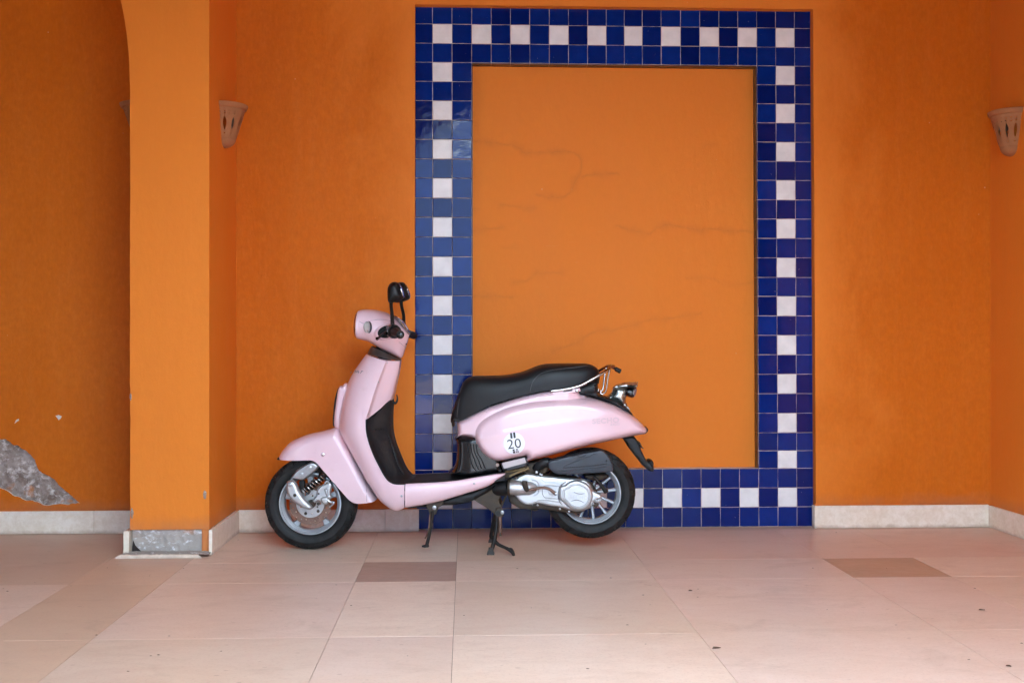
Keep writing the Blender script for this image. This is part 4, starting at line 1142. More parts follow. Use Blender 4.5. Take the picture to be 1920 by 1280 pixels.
# number sticker
SU = 20.2
def on_cowl(dx, dy, off): return hit(cowl, 964 + dx, 830.6 + dy, off)[0]
V = [on_cowl(0, 0, .0010)]; Fc = []
for r_ in (5, 10, 15, 20.2):
    for k in range(40):
        a = 2 * pi * k / 40; V.append(on_cowl(r_ * cos(a), r_ * sin(a), .0010))
for k in range(40): Fc.append((0, 1 + k, 1 + (k + 1) % 40))
for q in range(3):
    for k in range(40): Fc.append((1 + q * 40 + k, 1 + (q + 1) * 40 + k, 1 + (q + 1) * 40 + (k + 1) % 40, 1 + q * 40 + (k + 1) % 40))
stk = mk('number_sticker', (V, Fc), M['decalw'], cowl, label='round white sticker with the number 20')
def text_flat(s, spacing=1.0, bold=0.0, outline=False):
    cu = bpy.data.curves.new('txt', 'FONT'); cu.body = s; cu.size = 1.0; cu.align_x = 'CENTER'; cu.space_character = spacing; cu.offset = bold
    if outline: cu.fill_mode = 'NONE'; cu.bevel_depth = 0.02; cu.bevel_resolution = 1
    cu.resolution_u = 6
    o = bpy.data.objects.new('txt', cu); COL.objects.link(o); dg = bpy.context.evaluated_depsgraph_get(); dg.update()
    me = o.evaluated_get(dg).to_mesh()
    V = [(v.co.x, v.co.y, v.co.z) for v in me.vertices]; Fc = [tuple(p.vertices) for p in me.polygons]
    o.evaluated_get(dg).to_mesh_clear(); bpy.data.objects.remove(o); bpy.data.curves.remove(cu)
    return V, Fc
def lay_text(name, s, target, px, py, w, h, rot, mat, par, off=.0016, spacing=1.0, bold=0.0, outline=False):
    V, Fc = text_flat(s, spacing, bold, outline)
    xs = [v[0] for v in V]; ys = [v[1] for v in V]
    sx, sy = w / (max(xs) - min(xs)), h / (max(ys) - min(ys)); cx_, cy_ = (max(xs) + min(xs)) / 2, (max(ys) + min(ys)) / 2
    out = []
    for x, y, z in V:
        a, b_ = (x - cx_) * sx, -(y - cy_) * sy
        p, n_ = hit(target, px + a * cos(rot) + b_ * sin(rot), py - a * sin(rot) + b_ * cos(rot), off + (z * .01 if outline else 0)); out.append(p)
    return mk(name, (out, Fc), mat, par, smooth=False, fixn=False)
RT = radians(7.5)
lay_text('numeral', '20', cowl, 964, 831.3, 25.5, 17.5, RT, M['decalk'], stk, off=.0018, spacing=1.05)
def bar(x0, y0, w, h):
    r = [(0, 0), (w, 0), (w, h), (0, h)]; out = []
    for a, b_ in r: out.append(on_cowl(x0 + a * cos(RT) + b_ * sin(RT) - 964, y0 - a * sin(RT) + b_ * cos(RT) - 830.6, .0026))
    return out, [(0, 1, 2, 3)]
mk('sticker_bars', join(bar(956.0, 811.2, 4.0, 10.6), bar(961.8, 810.4, 4.0, 10.6), bar(961.0, 841.9, 3.8, 3.1), bar(961.6, 845.4, 4.2, 3.6), bar(967.2, 841.3, 3.4, 2.4), bar(967.6, 844.5, 1.4, 3.6), bar(970.2, 844.0, 1.6, 3.8)), M['decalk'], stk, smooth=False, fixn=False)
# raised lettering, read from the photograph
lay_text('lettering', 'SECHO', cowl, 1135.5, 788.2, 50, 9.5, radians(3.5), M['emboss'], cowl, off=.0010, spacing=1.1, outline=True)
lay_text('lettering', 'XXCCI', cowl, 1152.5, 795.3, 17, 4.2, radians(3.5), M['emboss'], cowl, off=.0010)

# ---- seat
st_ = [((846.5, 781), (845, 788), .07), ((851, 764), (851, 789.5), .094), ((859.5, 740), (862, 789), .112), ((867.5, 719), (874, 783.5), .122), ((876, 708.5), (887, 776.5), .130), ((890, 704.8), (902, 768.2), .136), ((912, 704.3), (918, 760), .140), ((946, 703), (942, 752), .145), ((968, 699.8), (967, 745), .148), ((985, 695), (985, 740.5), .151), ((1001, 688.5), (1003, 736), .154), ((1016, 683.5), (1020, 733), .156), ((1030, 681.6), (1036, 730), .156), ((1056, 681), (1062, 727), .152), ((1082, 681), (1088, 723.5), .143), ((1100, 681.5), (1104, 719), .131), ((1112, 685), (1114, 718), .115), ((1120, 692), (1121, 719), .094), ((1123.4, 702), (1123, 719), .070)]
rows = []
tops = catmull([P(*a, 0) for a, b_, w_ in st_], 3, False)[0]; bots = catmull([P(*b_, w_ * .96) for a, b_, w_ in st_], 3, False)[0]
wid = catmull([Vector((w_, 0, 0)) for a, b_, w_ in st_], 3, False)[0]
for a, b_, w_ in zip(tops, bots, wid):
    w_ = w_.x; row = []
    n = 28
    for k in range(n + 1):
        th = pi * k / n; ct, s_t = cos(th), sin(th)
        tt = w_ * math.copysign(abs(ct) ** .42, ct); hh = abs(s_t) ** .62
        side = 1 - .04 * (1 - hh)
        row.append(Vector((b_.x + (a.x - b_.x) * hh, -tt * side, b_.z + (a.z - b_.z) * hh)))
    row += [Vector((b_.x, w_ * .7, b_.z - .001)), Vector((b_.x, 0, b_.z - .002)), Vector((b_.x, -w_ * .7, b_.z - .001))]
    rows.append(row)
seat = mk('seat', loft(rows, True, True, True), M['vinyl'], scoot, sharp=70, label='black vinyl dual seat with a raised pillion part')
pp = [hit(seat, x, y, .0006)[0] for x, y in ((994, 735), (995, 728), (998, 718), (1003.5, 709), (1011, 702), (1020, 697.5), (1034, 694), (1056, 691), (1078, 689), (1096, 686.5), (1106, 684.6))]
mk('piping', tube(pp, .0013, 6, 3), M['stitch'], seat)
pp = [hit(seat, x, y, .0006)[0] for x, y in ((868, 716), (864, 732), (861, 750), (858, 770), (857, 782))]
mk('piping', tube(pp, .0011, 6, 3), M['stitch'], seat)
mk('seat_hinge', tube([P(847, 788, .03), P(850, 793, .03), P(850, 797, .02)], .008, 8, 2), M['grime'], seat)
mk('seat_base', inflate(poly([(846, 784), (870, 783), (898, 768), (935, 753), (990, 738), (1040, 729.5), (1088, 722), (1120, 718), (1121, 738), (1092, 741), (1036, 733.5), (990, 741), (940, 756.5), (900, 772), (872, 786), (852, 792)], .115), .116, r=.008, res=.012), M['black'], scoot)
# ---- tail fairing
tl, ts = sm([(1087, 724), (1104, 716), (1121, 706), (1122, 722), (1122.5, 739), (1132, 742), (1142, 745), (1160, 755), (1178, 765), (1189, 777.5), (1186, 779), (1168, 768), (1150, 759), (1132, 752), (1112, 746), (1091, 742)], .08, 3, keep=(0, 2, 4, 9, 15))
mk('tail_fairing', inflate(tl, .104, r=.014, res=.005), M['black'], scoot)
# ---- grab rail
gt = .158
gp_ = [P(1033, 733, gt), P(1050, 731, gt), P(1070, 727.6, gt), (P(1088, 722.5, gt)), P(1099, 717, gt - .003), P(1119, 706, gt - .012), P(1138, 694, gt - .030), P(1145, 688.5, gt - .055)]
far = [Vector((p.x, -p.y, p.z)) for p in gp_]
mid = [Vector((gp_[-1].x + .016, -gt + .085, gp_[-1].z + .004)), Vector((gp_[-1].x + .022, 0, gp_[-1].z + .006)), Vector((gp_[-1].x + .016, gt - .085, gp_[-1].z + .004))]
rail = mk('grab_rail', tube(gp_ + mid + far[::-1], .0072, 12, 4), M['chrome'], scoot, label='thin rust-spotted chrome grab rail behind the seat')
for sg in (1, -1):
    mk('rail_stay', tube([Vector((p.x, p.y * sg, p.z)) for p in (P(1143.5, 691, .10), P(1140, 708, .095), P(1137, 728, .088), P(1134.6, 735, .084), P(1130, 738.5, .082), P(1126.5, 737, .08), P(1127.2, 731, .08))], [.0045] * 5 + [.0065, .0065], 10, 4), M['chrome'], rail)
pA = P(1152.5, 690.5, -.02); pB = P(1163, 696, -.02)
mk('rubber_buffer', tube([pA - Vector((.012, 0, -.002)), pA, pA + (pB - pA) * .15, pB, pB + Vector((.003, 0, -.001))], [.004, .005, .0105, .0115, .007], 12, 1), M['black'], rail)
mk('rail_bracket', inflate(poly([(1033, 736), (1060, 731), (1087, 727), (1089, 733), (1060, 739), (1034, 740)], .155), .006, r=.003, res=.008, tc=.150), M['pink'], scoot)
mk('slot', inflate(poly([(1056, 732.8), (1073, 730.2), (1073.5, 732.4), (1056.5, 734.6)], .157), .0015, r=.001, res=.005, tc=.1575), M['decalk'], rail)
boltat(1081.8, 732, .158, .0075, M['chrome'], rail, .004)
# ---- tail lamp
tb_ = empty('tail_lamp'); tb_.parent = scoot
nk, ns_ = sm([(1132, 745), (1141, 741.5), (1148, 735), (1151, 726.5), (1158, 723), (1180, 727), (1178, 737), (1174.5, 748), (1176, 757), (1183, 769.5), (1172, 765), (1155, 754.5)], .03, 3, keep=(0, 9))
mk('lamp_neck', inflate(nk, .052, r=.035, res=.007), M['tailmetal'], tb_)
vs_, vsrc = sm([(1150.5, 727), (1154, 722.5), (1163, 719), (1174, 716.7), (1186, 716), (1197, 715.8), (1195, 727), (1191, 728), (1180, 726.5), (1165, 727.5)], .02, 3, keep=(5, 6))
mk('lamp_visor', inflate(vs_, .066, r=.03, res=.007), M['tailmetal'], tb_)
le, _ = sm([(1168, 732), (1174, 727.5), (1184, 727), (1189, 728), (1189, 743.5), (1183, 745.5), (1175, 742)], .02, 3)
mk('lamp_bezel', inflate(le, .058, r=.014, res=.006), M['gloss'], tb_)
le, _ = sm([(1187, 728), (1193, 727.3), (1193.5, 733), (1191.5, 740), (1188.5, 744), (1186.5, 743)], .02, 3)
mk('lamp_lens', inflate(le, .053, r=.006, res=.005), M['redlens'], tb_)
le, _ = sm([(1185, 731), (1190, 730), (1190.5, 736), (1187.5, 741), (1185, 741)], .05, 3)
mk('indicator_lens', inflate(le, .062, r=.006, res=.005), M['lens'], tb_)
# ---- number plate holder
ph = empty('plate_holder'); ph.parent = scoot
hp = poly([(1168, 821), (1189, 817), (1195, 824), (1199, 832), (1204, 845), (1210, 858), (1216, 866), (1226.5, 870), (1227, 880), (1226, 885.5), (1217, 883.5), (1205, 872), (1193, 857), (1180, 840)], .05)
mk('holder_body', inflate(hp, lambda x, z: .055, r=.006, res=.008), M['black'], ph)
mk('clip', inflate(poly([(1195, 826), (1201, 829), (1205, 838), (1209.5, 842), (1204, 841), (1199, 837)], .05), .058, r=.004, res=.006), M['black'], ph)
mk('clip', inflate(poly([(1218, 862), (1224, 863), (1226.3, 868), (1225.8, 877), (1222, 876), (1216, 868)], .05), .060, r=.004, res=.006), M['black'], ph)

# ---- head: lamp, bars, mirrors
hd = [((674.6, 581.5), (671.8, 635.8), .074), ((680, 580.4), (679, 637.3), .078), ((690, 579.9), (690, 640), .083), ((702, 580.5), (700, 645.5), .092), ((715, 583), (711, 652), .100), ((726, 586.5), (722, 658), .104), ((738, 594), (733, 663), .101), ((748, 602.5), (741.5, 667), .090), ((757, 611.5), (747, 670), .074), ((763.5, 620), (751, 671.5), .056), ((767.3, 628), (754, 670), .035)]
tops = catmull([P(*a, 0) for a, b_, w_ in hd], 3, False)[0]; bots = catmull([P(*b_, 0) for a, b_, w_ in hd], 3, False)[0]; wid = catmull([Vector((w_, 0, 0)) for a, b_, w_ in hd], 3, False)[0]
rows = []
for a, b_, w_ in zip(tops, bots, wid):
    m_ = (a + b_) / 2; h_ = (a - b_) / 2
    rows.append([m_ + h_ * math.copysign(abs(cos(q)) ** .85, cos(q)) + Vector((0, -w_.x * math.copysign(abs(sin(q)) ** .85, sin(q)), 0)) for q in [2 * pi * k / 40 for k in range(40)]])
head = mk('headlamp_cowl', loft(rows, True, True, True), M['pink'], scoot, sharp=55)
la, lb = P(674.2, 583.5, 0), P(671.4, 633.8, 0); m_ = (la + lb) / 2; h_ = (la - lb) / 2
rows = []
for k_, dx in ((1.0, 0.004), (1.0, -.004), (.96, -.010), (.85, -.015), (.6, -.019), (.3, -.021), (.02, -.022)):
    rows.append([m_ + h_ * .97 * k_ * cos(q) + Vector((dx, -.073 * k_ * sin(q), 0)) for q in [2 * pi * k / 36 for k in range(36)]])
hlm = mk('headlamp', loft(rows, True, False, True), M['headlens'], scoot, label='round clear head lamp glass')
rows = []
for k_, dx in ((.93, .004), (.8, .012), (.5, .020), (.05, .024)):
    rows.append([m_ + h_ * .95 * k_ * cos(q) + Vector((dx - .003, -.071 * k_ * sin(q), 0)) for q in [2 * pi * k / 36 for k in range(36)]])
mk('reflector', loft(rows, True, False, True), M['mirror'], hlm)
rows = []
for k_, dx in ((1.03, .006), (1.05, .0), (1.03, -.005), (.98, -.0065)):
    rows.append([m_ + h_ * k_ * cos(q) + Vector((dx, -.0755 * k_ * sin(q), 0)) for q in [2 * pi * k / 40 for k in range(40)]])
mk('headlamp_ring', loft(rows, True), M['pink'], hlm)
# seams of the cowl
mk('seam', tube([hit(head, x, y, .0002)[0] for x, y in ((673.5, 602), (678, 605), (683, 607))], .0006, 5, 2), M['decalk'], head)
mk('seam', tube([hit(head, x, y, .0002)[0] for x, y in ((694, 601), (703, 600), (712, 599), (722, 599.5), (733, 602))], .0006, 5, 3), M['decalk'], head)
mk('seam', tube([hit(head, x, y, .0002)[0] for x, y in ((748, 641), (754, 646), (759, 650))], .0006, 5, 2), M['decalk'], head)
boltat(761.5, 645, .03, .004, M['decalk'], head, .004)
for sg in (1, -1):
    rows = []                                   # indicator: rounded pod, dark bezel and ribbed lens
    cA = P(689, 613.3, .082)
    rows = []
    for k_, dt in ((.2, .0), (.75, .0), (1.0, .006), (1.0, .012), (.85, .018), (.5, .022), (.05, .024)):
        rows.append([Vector((cA.x + (.0135 * k_ * cos(q)) - dt * .55 + .004, sg * (cA.y - dt + .004), cA.z + .027 * k_ * sin(q))) for q in [2 * pi * k / 28 for k in range(28)]])
    tl_ = mk('indicator', loft(rows, True, True, True), M['lens'], scoot)
    arc = [Vector((cA.x + .0145 * cos(q) + .004, sg * (cA.y - .012 + .004 * cos(q)), cA.z + .0285 * sin(q))) for q in [radians(-82 + 164 * k / 12) for k in range(13)]]
    mk('bezel', tube(arc, [.001 + .0042 * sin(pi * k / 12) for k in range(13)], 8, 1), M['smoke'], tl_)
    for j in range(5):
        xx = cA.x - .009 + j * .004
        mk('lens_rib', tube([Vector((xx, sg * (cA.y - .019), cA.z - .016)), Vector((xx - .001, sg * (cA.y - .0225), cA.z)), Vector((xx, sg * (cA.y - .019), cA.z + .016))], .0008, 5, 2), M['plate'], tl_)
    # pod round the bar
    rows = []
    ca2 = P(724.5, 622, .09)
    for (rx, rz, t_) in ((.064, .042, .07), (.060, .039, .092), (.052, .035, .108), (.046, .032, .115), (.042, .0295, .116), (.040, .028, .104)):
        rows.append([Vector((ca2.x + (t_ - .09) * .12 + rx * cos(q) - .25 * rz * sin(q) * 0, -sg * t_, ca2.z + rz * sin(q) + rx * cos(q) * .16)) for q in [2 * pi * k / 36 for k in range(36)]])
    mk('bar_pod', loft(rows, True), M['pink'], scoot, sharp=60)
    rows = [[Vector((ca2.x + .004 + k_ * .043 * cos(q), -sg * .112, ca2.z + k_ * .029 * sin(q) + k_ * .041 * cos(q) * .16)) for q in [2 * pi * k / 24 for k in range(24)]] for k_ in (1.0, .02)]
    mk('pod_opening_shade', loft(rows, True), M['void'], scoot)  # flat black disc painted as the dark opening round the bar
    def S(px, py, t): p = P(px, py, t); return Vector((p.x, sg * p.y, p.z))
    mk('handlebar', tube([S(727, 617, .06), S(732, 619, .14), S(739, 622, .24), S(748, 626, .34)], .011, 12, 3), M['stand'], scoot)
    sw_ = mk('switch_housing', tube([S(733, 619.5, .128), S(734, 619.8, .134), S(736, 620.5, .16), S(738.5, 621.5, .195), S(739, 621.7, .200)], [.020, .031, .034, .033, .024], 9, 1), M['gloss'], scoot)
    gp2 = mk('hand_grip', tube([S(739.5, 622, .200), S(740, 622.2, .204), S(740.2, 622.2, .207), S(740.5, 622.4, .215), S(747, 625, .30), S(750.5, 627.4, .335), S(751, 627.7, .338)], [.026, .031, .031, .021, .0185, .019, .013], 20, 1), M['black'], scoot)
    mk('bar_end', tube([S(751, 627.6, .337), S(751.4, 627.8, .345), S(752.2, 628, .360), S(752.3, 628.1, .362)], [.008, .0125, .0125, .009], 18, 1), M['gloss'], gp2)
    mk('lever_perch', tube([S(734, 620, .150), S(728, 621.5, .155), S(722, 624, .162)], [.012, .010, .008], 12, 2), M['gloss'], scoot)
    mk('brake_lever', tube([S(723, 623.5, .16), S(718, 626.5, .20), S(712.5, 631, .26), S(708.6, 633.8, .32), S(707.2, 634.6, .345)], [.007, .0065, .0055, .0055, .0065], 12, 3), M['black'], scoot)
    mk('lever_ball', lathe([(.0003, .354)] + [(.0082 * cos(a), .345 + .0082 * sin(a)) for a in (1.2, .8, .3, -.3, -.8, -1.3)] + [(.0003, .337)], (S(707.2, 634.6, .345).x, 0, P(707.2, 634.6, .345).z), 14), M['gloss'], scoot) if sg == 1 else None
    # mirror
    def SM(px, py, t, dx):
        return P(px, py, t) if sg == 1 else P(px + dx, py, -t)
    stem = mk('mirror_stem', tube([SM(736, 612, .165, 22), SM(735.8, 604, .172, 21), SM(735, 590, .19, 21.5), SM(733.6, 575, .215, 19.5), SM(733.2, 563, .235, 18.5)], [.011, .0095, .0080, .0078, .009], 12, 3), M['black'], scoot)
    dmx = 0 if sg == 1 else 11.5
    mo, ms_ = sm([(a_ + dmx, b__) for a_, b__ in ((728.8, 566.5), (727, 555), (726.9, 543), (729.6, 534.5), (735, 529.8), (741.5, 528.6), (747.5, 531), (752.5, 538), (756, 549), (757.3, 558), (754.5, 561.5), (748, 564.5), (738, 566.8))], .25 * sg, 3)
    mm = inflate(mo, .052, r=.032, res=.006, tc=.255 * sg, p=2.0)
    mh = mk('mirror_housing', mm, M['black'], scoot, sharp=60)
    g0, g1 = SM(748.6, 531.5, .255, dmx), SM(757.6, 557.5, .255, dmx)
    rows = []
    for i in range(9):
        u = i / 8; c_ = g0 + (g1 - g0) * u + Vector((.0015 + .0035 * sin(pi * u), 0, .002 * sin(pi * u))); hw_ = .040 * sin(pi * (.12 + .76 * u)) ** .5
        rows.append([c_ + Vector((-.005, hw_, 0)), c_ + Vector((-.0018, hw_, 0)), c_ + Vector((-.0018, -hw_, 0)), c_ + Vector((-.005, -hw_, 0))])
    mk('mirror_glass', loft(rows, True, True, True), M['mirror'], mh)
# instrument lens along the back of the head
ins, _ = catmull([P(x, y, 0) for x, y in ((738, 591.5), (744, 596), (751, 602.5), (757.5, 610), (763, 618), (767.5, 625.5))], 3, False)
rows = []
for i, p in enumerate(ins):
    k_ = sin(pi * (i + .4) / (len(ins) - .2)) ** .6
    nn = Vector((.72, 0, .69))
    rows.append([p + nn * (.010 * k_ * sin(q) if sin(q) > 0 else .010 * sin(q)) + Vector((0, .062 * k_ * cos(q), 0)) for q in [2 * pi * k / 20 for k in range(20)]])
inst = mk('instrument_cover', loft(rows, True, True, True), simple('smoked_instrument_lens', (0.22, 0.13, 0.10), 0.12, coat=1.0), scoot)
mk('trim_ring', tube([Vector((p.x, p.y - .064 * sin(pi * (i + .4) / (len(ins) - .2)) ** .6, p.z)) for i, p in enumerate(ins)], .0032, 8, 1), M['tailmetal'], inst)
mk('trim_ring', tube([Vector((p.x, -(p.y - .064 * sin(pi * (i + .4) / (len(ins) - .2)) ** .6), p.z)) for i, p in enumerate(ins)], .0032, 8, 1), M['tailmetal'], inst)
# neck collar between head and leg shield
rows = []
for (a, b_, w_) in (((697, 648), (753, 673.5), .075), ((693.5, 654), (752.5, 675.5), .082), ((689, 663), (752, 677), .088)):
    A_, B_ = P(*a, 0), P(*b_, 0); m_ = (A_ + B_) / 2; h_ = (A_ - B_) / 2
    rows.append([m_ + h_ * cos(q) + Vector((0, -w_ * sin(q), 0)) for q in [2 * pi * k / 32 for k in range(32)]])
mk('neck_collar', loft(rows, True, False, False), M['smoke'], scoot)
mk('steering_column', tube([P(716, 645, 0), P(722, 680, 0)], .030, 16, 1), M['black'], scoot)

# ---- engine
eng = empty('engine'); eng.parent = scoot
et = .125
mc, msr = sm([(957, 901), (966, 898), (974, 892.5), (986, 888.3), (1000, 889), (1013, 891.5), (1035, 893.5), (1063, 896.5), (1080, 897.5), (1097, 899), (1107, 907), (1114, 920), (1126, 926), (1129, 931), (1126, 936), (1116, 940), (1109, 950), (1096, 957.5), (1080, 959.5), (1066, 956.5), (1050, 952), (1030, 949), (1018, 946.5), (1006, 945), (995, 947.5), (983, 946), (973, 940), (966, 931), (958, 927)], et, 3)
cover = mk('transmission_cover', inflate(mc, .022, r=.010, res=.007, tc=.100), M['alu'], eng, label='long silver cast transmission cover')
mk('crankcase', inflate(poly([(948, 900), (985, 884), (1080, 892), (1112, 905), (1120, 940), (1085, 962), (1010, 952), (975, 952), (955, 940)], .05), .045, r=.01, res=.012, tc=.055), M['grime'], eng)
rg = [P(x, y, .122) for x, y in ((1008, 889.5), (1013, 893.5), (1017, 899.5), (1024, 903), (1040, 905), (1056, 907))]
def ridge(pts, t, r=.0022, par=None, m='alu2', n=4):
    q = [hit(cover, x, y, .0)[0] for x, y in pts]; return mk('ridge', tube(q, r, 6, n), M[m], par or cover)
ridge(((1008, 891), (1013, 894), (1017, 900), (1024, 903.5), (1040, 905), (1054, 906)), .122)
ridge(((1054, 941), (1040, 939.5), (1026, 937.5), (1012, 937.5), (1004, 941), (998, 946)), .122)
ridge(((1052, 912), (1030, 909.5), (1020, 911), (1017, 919), (1018, 928), (1024, 933), (1040, 934.5), (1052, 935)), .122)
ridge(((997, 899.5), (1005, 901), (1010, 908), (1010.5, 918), (1007, 926), (1000, 929)), .122)
ridge(((1029, 919), (1034, 920), (1040, 921), (1038, 926), (1031, 926), (1028, 922)), .122, .0016)
# round clutch cover with teardrop shape
tr, _ = sm([(1050, 913), (1058, 910.5), (1066, 904.5), (1076, 901), (1088, 901.5), (1099, 906), (1108, 915), (1112, 928), (1110.5, 940), (1104, 950), (1094, 956.5), (1083, 958), (1072, 955), (1063, 948.5), (1056, 941.5), (1050, 937), (1048, 925)], .145, 3)
cl = mk('clutch_cover', inflate(tr, .016, r=.012, res=.006, tc=.124), M['alu'], eng, label='raised round silver clutch cover')
def ring2(sc_, t_, r_, o):
    cxr, czr = Q(1084, 930, .14)
    pts = [Vector((cxr + (p[0] - cxr) * sc_, -t_, czr + (p[1] - czr) * sc_)) for p in tr]
    mk('ridge', tube(pts, r_, 6, 1, closed=True), M['alu2'], o)
mk('cover_step_shade', tube([hit(cover, x, y, .0)[0] for x, y in ((1062, 902), (1055, 907), (1050, 913), (1048.5, 923), (1048, 933), (1050, 941), (1055, 946))], [.001, .0035, .0045, .005, .0045, .0035, .001], 8, 3), M['groove'], cl)  # dark crescent: shade at the step of the cover put into the colour
ring2(.80, .1405, .0013, cl); ring2(.72, .1405, .0016, cl)
for pts in (((1075, 921.5), (1082, 924.8), (1090, 925.6), (1097, 924.2)), ((1070.5, 939.5), (1079, 937), (1088, 938.5), (1096, 942.8))):
    mk('groove', tube([hit(cl, x, y, -.0005)[0] for x, y in pts], [.0008, .0020, .0020, .0006], 6, 3), M['groove'], cl)
lay_text('lettering', 'SECHO', cl, 1085.5, 931.5, 33, 6.5, radians(-5), M['emb2'], cl, off=.0006, spacing=1.05)
for x, y in ((967, 895), (985, 885.5), (1013, 889), (1050, 953.5), (1067, 958.5), (1008, 946.5), (963, 929), (1112, 944), (1118, 938), (1016, 890), (1119, 910)):
    boltat(x, y, .118, .0058, M['alu2'] if x > 1000 else M['grime'], eng, .006)
# intake duct
mk('cooling_duct', tube([P(955.5, 913.8, .126), P(957, 913.8, .126), P(975, 914.2, .126), P(992, 914.4, .122), P(1001, 914.6, .112), P(1004, 914.6, .104)], [.031, .0345, .0345, .0335, .024, .010], 28, 2), M['alu'], eng)
mk('duct_clamp', tube([P(953, 913.8, .124), P(957, 913.8, .125)], .0365, 24, 1), M['grime'], eng)
mk('rubber_boot', tube([P(925, 919, .09), P(932, 917, .10), P(940, 915.5, .112), P(953, 914, .122)], [.022, .031, .034, .035], 22, 3), M['black'], eng)
ks = empty('kick_starter'); ks.parent = scoot; ks['label'] = 'rusty brown folding kick start lever'
mk('lever_arm', tube([P(1043, 926, .150), P(1038, 922.5, .152), P(1030, 916.5, .154), (P(1020, 914, .156)), P(1010, 914.5, .158), P(998, 917, .160), P(988.5, 918.5, .162)], [.0085, .0075, .0068, .0065, .0062, .0062, .0065], 12, 3), M['rust'], ks)
mk('lever_pedal', tube([P(989.5, 919.5, .166), P(986.5, 915, .170), P(983.8, 906, .172), P(984, 901, .172)], [.009, .012, .0135, .012], 14, 3), M['grime'], ks)
boltat(1042.7, 925.6, .158, .0075, M['alu2'], ks, .003)
# air filter box
ab_, _ = sm([(1029, 864), (1040, 860.5), (1056, 856.5), (1080, 851.5), (1103, 847), (1116, 844.5), (1127, 843), (1135, 847.5), (1142, 856), (1149, 868), (1151, 877), (1149, 884.5), (1120, 887), (1080, 889.5), (1050, 889.5), (1041, 887.5), (1031, 881), (1027, 874)], .14, 3)
abx = mk('air_filter_box', inflate(ab_, .048, r=.009, res=.009, tc=.100, p=2.6), M['greybox'], scoot, label='dark grey plastic air filter box above the rear wheel')
def rline(o, pts, r, m, name='ridge', off=0.0, n=4): return mk(name, tube([hit(o, x, y, off)[0] for x, y in pts], r, 7, n), m, o)
rline(abx, ((1046, 882.5), (1080, 880.5), (1110, 877.5), (1138, 874), (1148, 873)), .0030, M['greybox'])
rline(abx, ((1056, 877), (1064, 871), (1080, 865), (1100, 857), (1118, 850)), .0026, M['greybox'])
rline(abx, ((1056, 877), (1080, 875.5), (1110, 873), (1138, 869)), .0018, M['black'])
rline(abx, ((1080, 850), (1083, 855), (1090, 856), (1099, 852), (1102, 847)), .0018, M['black'])
boltat(1137, 863.6, .147, .0045, M['black'], abx, .003)
mk('intake_snorkel', tube([P(1003, 880, .09), P(1012, 872, .10), P(1022, 866, .105), P(1034, 868, .105)], [.018, .024, .024, .022], 16, 3), M['black'], scoot)
mk('carburettor', inflate(poly([(990, 865), (1012, 860), (1028, 862), (1030, 882), (1018, 890), (985, 887), (975, 878)], .06), .045, r=.012, res=.01, tc=.05), M['grime'], scoot)
mk('engine_hanger', inflate(poly([(940, 866), (985, 856), (992, 866), (985, 880), (965, 892), (948, 900), (940, 885)], .08), .060, r=.01, res=.01, tc=.04), M['grime'], scoot)
for pts, r_ in ((((947, 884), (960, 882.5), (975, 879.5), (990, 875)), .0045), (((955, 893), (965, 888), (980, 882), (992, 878)), .0055), (((968, 880), (980, 874), (993, 871)), .003), (((1006, 866), (1007, 878), (1011, 888)), .005)):
    mk('cable', tube([P(x, y, .11) for x, y in pts], r_, 8, 3), simple('ochre_hose', (0.22, 0.14, 0.06), 0.55, var=.4, vs=60) if r_ > .0044 and pts[0][0] < 1000 else M['black'], scoot)
boltat(1006, 885, .118, .007, M['alu2'], scoot, .008); boltat(986, 874.5, .11, .008, M['grime'], scoot, .006)
mk('label_plate', inflate(poly([(941, 867.5), (983.5, 857.5), (987, 867), (945, 878.5)], .150), .003, r=.001, res=.01, tc=.148), M['plate'], scoot, sharp=30, label='plain pale metal plate under the side cowl')
mk('plate_recess', inflate(poly([(938, 868), (986, 855), (992, 867), (990, 872), (944, 884)], .140), .008, r=.002, res=.012, tc=.130), M['decalk'], scoot)
mk('rear_shock', tube([P(1112, 892, .09), P(1120, 900, .09), P(1130, 913, .09), P(1137, 922, .085)], [.008, .0085, .0085, .012], 12, 2), M['stand'], scoot)
mk('wheel_hugger', inflate(poly([(1093, 889), (1108, 886), (1135, 886), (1142, 893), (1128, 900), (1112, 901), (1098, 897)], .05), .05, r=.01, res=.008, tc=.03), M['grime'], scoot)
mk('swing_lug', inflate(poly([(1105, 912), (1114, 918), (1122, 924), (1127, 928), (1128, 937), (1120, 942), (1108, 940)], .08), .018, r=.006, res=.007, tc=.085), M['alu'], scoot)
mk('brake_actuator', inflate(poly([(1112, 940), (1120, 938), (1123, 945), (1118, 951), (1113, 949)], .08), .010, r=.004, res=.006, tc=.085), M['grime'], scoot)
mk('sump', inflate(poly([(958, 930), (975, 945), (1000, 951), (1018, 950), (1021, 953), (1012, 954), (1004, 958.5), (996, 956), (980, 952), (964, 945), (957, 938)], .07), .05, r=.01, res=.008, tc=.05), M['grime'], scoot)

